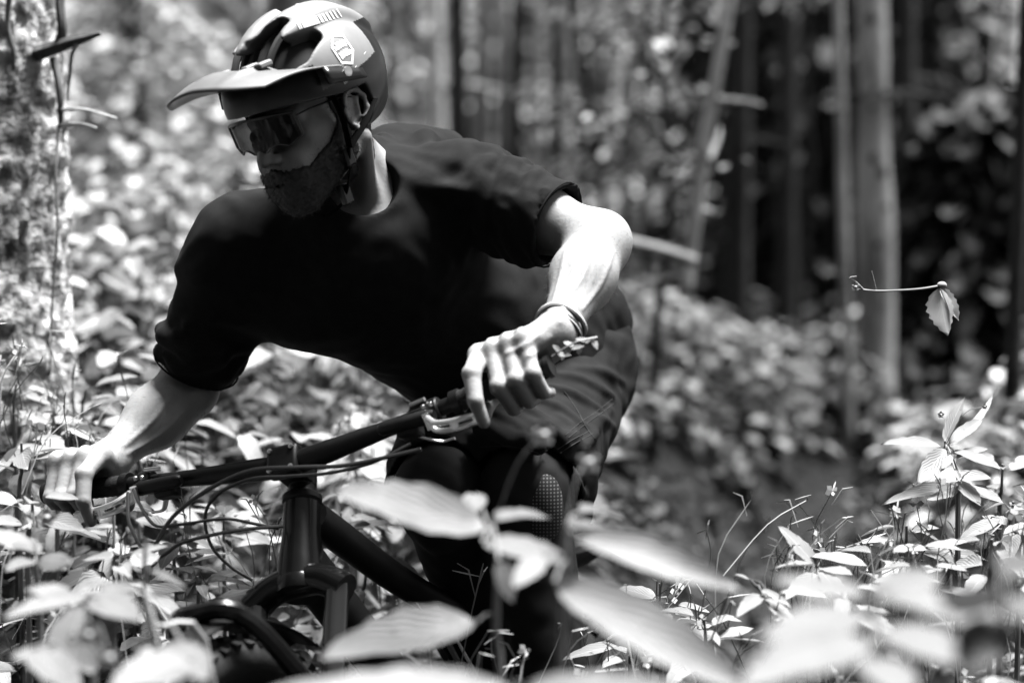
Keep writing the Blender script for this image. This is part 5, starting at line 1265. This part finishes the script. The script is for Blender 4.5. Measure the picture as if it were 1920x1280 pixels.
# printed stripes, badge and lettering, laid on the shell by walking along the line of sight to it
def shell_pts(pts, off=.0012):
    c = np.array([0, 0, CAM_Z]); q = np.array([HO + HM.T @ ray_head(*p, HE_R * 1.12) for p in pts]); d_ = q - c; t = np.linalg.norm(d_, axis=1); d_ /= t[:, None]
    for _ in range(10): t = t + hm((c + d_ * t[:, None]).astype(np.float32), HO, .05) * .85
    return list(c + d_ * (t - off)[:, None])
def shell_poly(pts, name, m, parent, off=.0012):
    q = shell_pts(pts, off); return MB().poly(q).build(name, m, parent, smooth=False)
def band_quad(a, b, c, d_, name, off=.0014, n=5):
    a, b, c, d_ = (np.array(q, float) for q in (a, b, c, d_)); rows = []
    for i in range(n + 1):
        l0 = a + (d_ - a) * i / n; l1 = b + (c - b) * i / n; rows.append(shell_pts([l0 + (l1 - l0) * k / 3 for k in range(4)], off))
    MB().sheet(rows).build(name, M_white, helmet)
ev = lambda t, w: np.array([558 + 92 * t, 47 - 28 * t]) + w * np.array([5.5 + 2 * t, 11.0])
for t0, t1 in ((.0, .022), (.04, .062), (.085, .42), (.445, .50), (.525, .57), (.60, .64), (.68, .71), (.75, .775), (.83, .85)):
    band_quad(ev(t0, -.55), ev(t0, .75), ev(t1, .75), ev(t1, -.55), 'stripe', n=3)
HX = [(621, 64), (643.5, 64.5), (663.7, 94.5), (662, 121), (641, 120), (621, 90)]
hc_ = np.mean(HX, 0)
badge = []
for i in range(6):
    a, b = np.array(HX[i]), np.array(HX[(i + 1) % 6]); ia, ib = hc_ + (a - hc_) * .84, hc_ + (b - hc_) * .84
    badge.append([shell_pts([a + (b - a) * k / 4 for k in range(5)], .0016), shell_pts([ia + (ib - ia) * k / 4 for k in range(5)], .0016)])
bg = MB()
for r_ in badge: bg.sheet(r_)
go = bg.build('badge', M_white, helmet, label='white hexagonal badge with two lines of blackletter-like script')
# two lines of jagged slanted script, as far as it can be read
dn = nrm(np.array([20, 30.])); ac = nrm(np.array([24, -14.]))
def stroke(p, q, w, nm='letter'):
    p, q = np.array(p), np.array(q); n_ = nrm(np.array([-(q - p)[1], (q - p)[0]])) * w / 2
    shell_poly([p + n_, p - n_, q - n_, q + n_], nm, M_white, helmet, .0016)
rs = random.Random(3)
for line, (d0, d1, aw) in enumerate(((-17, -2.5, 10.5), (1.5, 16, 10.5))):
    for k in range(5):
        p = hc_ + ac * (-aw + 5.0 * k + (.9 if line else -.4)) + dn * (d0 + (1.5 if k in (0, 4) else 0) + (4 if (line == 0 and k == 0) or (line == 1 and k == 4) else 0)); L_ = (d1 - d0) * (.72 if (line == 0 and k == 0) or (line == 1 and k == 4) else 1) + rs.uniform(-1.5, .5)
        stroke(p, p + dn * L_, 1.5); stroke(p + ac * 2.3 + dn * 1.2, p + ac * 2.3 + dn * (L_ - .6), 1.2)
        stroke(p + dn * rs.choice((.8, L_ * .5)), p + ac * 2.3 + dn * rs.choice((1.8, L_ * .45)), 1.2)
        if k < 4: stroke(p + ac * 2.3 + dn * L_ * .8, p + ac * 5.0 + dn * L_ * .7, 1.1)
dl = nrm(np.array([22, -26.])); dp = nrm(np.array([26, 22.]))
for k, sh_ in enumerate(('Z', 'N', 'H', 'N', 'Z')):
    p = np.array([643.5, 154.]) + dl * k * 6.4
    stroke(p, p + dp * 6.0, 1.8); stroke(p + dl * 3.6, p + dl * 3.6 + dp * 6.2, 1.8); stroke(p + (dp * 1 if k % 2 else dp * 5), p + dl * 3.6 + dp * (5 if k % 2 else 1.5), 1.5)
stroke((664, 130), (686, 97), 1.2, 'stripe')
# glasses (worn: a thing of its own)
M_lens = bpy.data.materials.new('lens'); M_lens.use_nodes = True
nt = M_lens.node_tree; N = nt.nodes; N.clear(); out = N.new('ShaderNodeOutputMaterial'); tb = N.new('ShaderNodeBsdfTransparent'); tb.inputs[0].default_value = (.13, .13, .13, 1)
gl = N.new('ShaderNodeBsdfGlossy'); gl.inputs['Roughness'].default_value = .05; gl.inputs[0].default_value = (.3, .3, .3, 1); fr_ = N.new('ShaderNodeFresnel'); fr_.inputs[0].default_value = 1.45
mx = N.new('ShaderNodeMixShader'); nt.links.new(fr_.outputs[0], mx.inputs[0]); nt.links.new(tb.outputs[0], mx.inputs[1]); nt.links.new(gl.outputs[0], mx.inputs[2]); nt.links.new(mx.outputs[0], out.inputs[0])
glasses = thing('glasses', 'dark framed sports glasses worn under the helmet visor', 'glasses', hp(0, .12, .01))
def lens_pt(x_, z_): return hp(x_, .122 - 5.6 * x_ * x_ + .10 * (z_ - .01) * 1.0, z_)
top_z = lambda x_: .034 - 1.2 * x_ * x_; bot_z = lambda x_: -.017 - .006 * math.cos(x_ * 95) * (abs(x_) < .05) + (.010 * (1 - min(1, abs(x_) / .012))) + max(0, abs(x_) - .05) * .5
xs = np.linspace(-.070, .070, 41)
MB().sheet([[lens_pt(x_, bot_z(x_) + (top_z(x_) - bot_z(x_)) * k) for x_ in xs] for k in np.linspace(0, 1, 7)]).build('lens', M_lens, glasses)
M_gframe = mat('glasses_frame', .007, .3, .4)
MB().tube([lens_pt(x_, bot_z(x_)) for x_ in xs], .0016, 8).build('frame', M_gframe, glasses)
MB().tube([lens_pt(x_, top_z(x_)) for x_ in xs], .0024, 8).build('frame', M_gframe, glasses)
for s in (-1, 1):
    MB().tube([lens_pt(.070 * s, bot_z(.07) + (top_z(.07) - bot_z(.07)) * k) for k in np.linspace(0, 1, 5)], .0022, 8).build('frame', M_gframe, glasses)
    MB().tube(spline([lens_pt(.070 * s, .022), hp(.080 * s, .060, .024), hp(.080 * s, .0, .020), hp(.078 * s, -.03, .008)], 5), .0030, 8, flat=.5).build('temple', M_gframe, glasses)
MB().ball(hp(0, .108, .0), (.006, .006, .006), 8, 6).build('nose_pad', M_gframe, glasses)
# sprig caught at the end of the near grip
c = WS(barpt(.42)); sp = thing('sprig', 'small torn sprig of pale leaves caught at the end of the near grip', 'sprig', c)
q0, q1 = P(1035, 668, 3.42), P(1120, 632, 3.42)
MB().tube(spline([q0, (q0 + q1) / 2 + [0, -.01, .006], q1], 4), .0014, 5).build('stem', M_stem, sp)
for i in range(9):
    f = .1 + .1 * i; b_ = q0 + (q1 - q0) * f; a = i * 2.2; dv = np.array([math.cos(a), .4 * math.sin(a * 1.7), .7 * math.sin(a)]) * .022
    leaf_obj('leaf', b_, b_ + dv, .009, M_leaf, sp, (0, -.8, .6), tm_n=6)
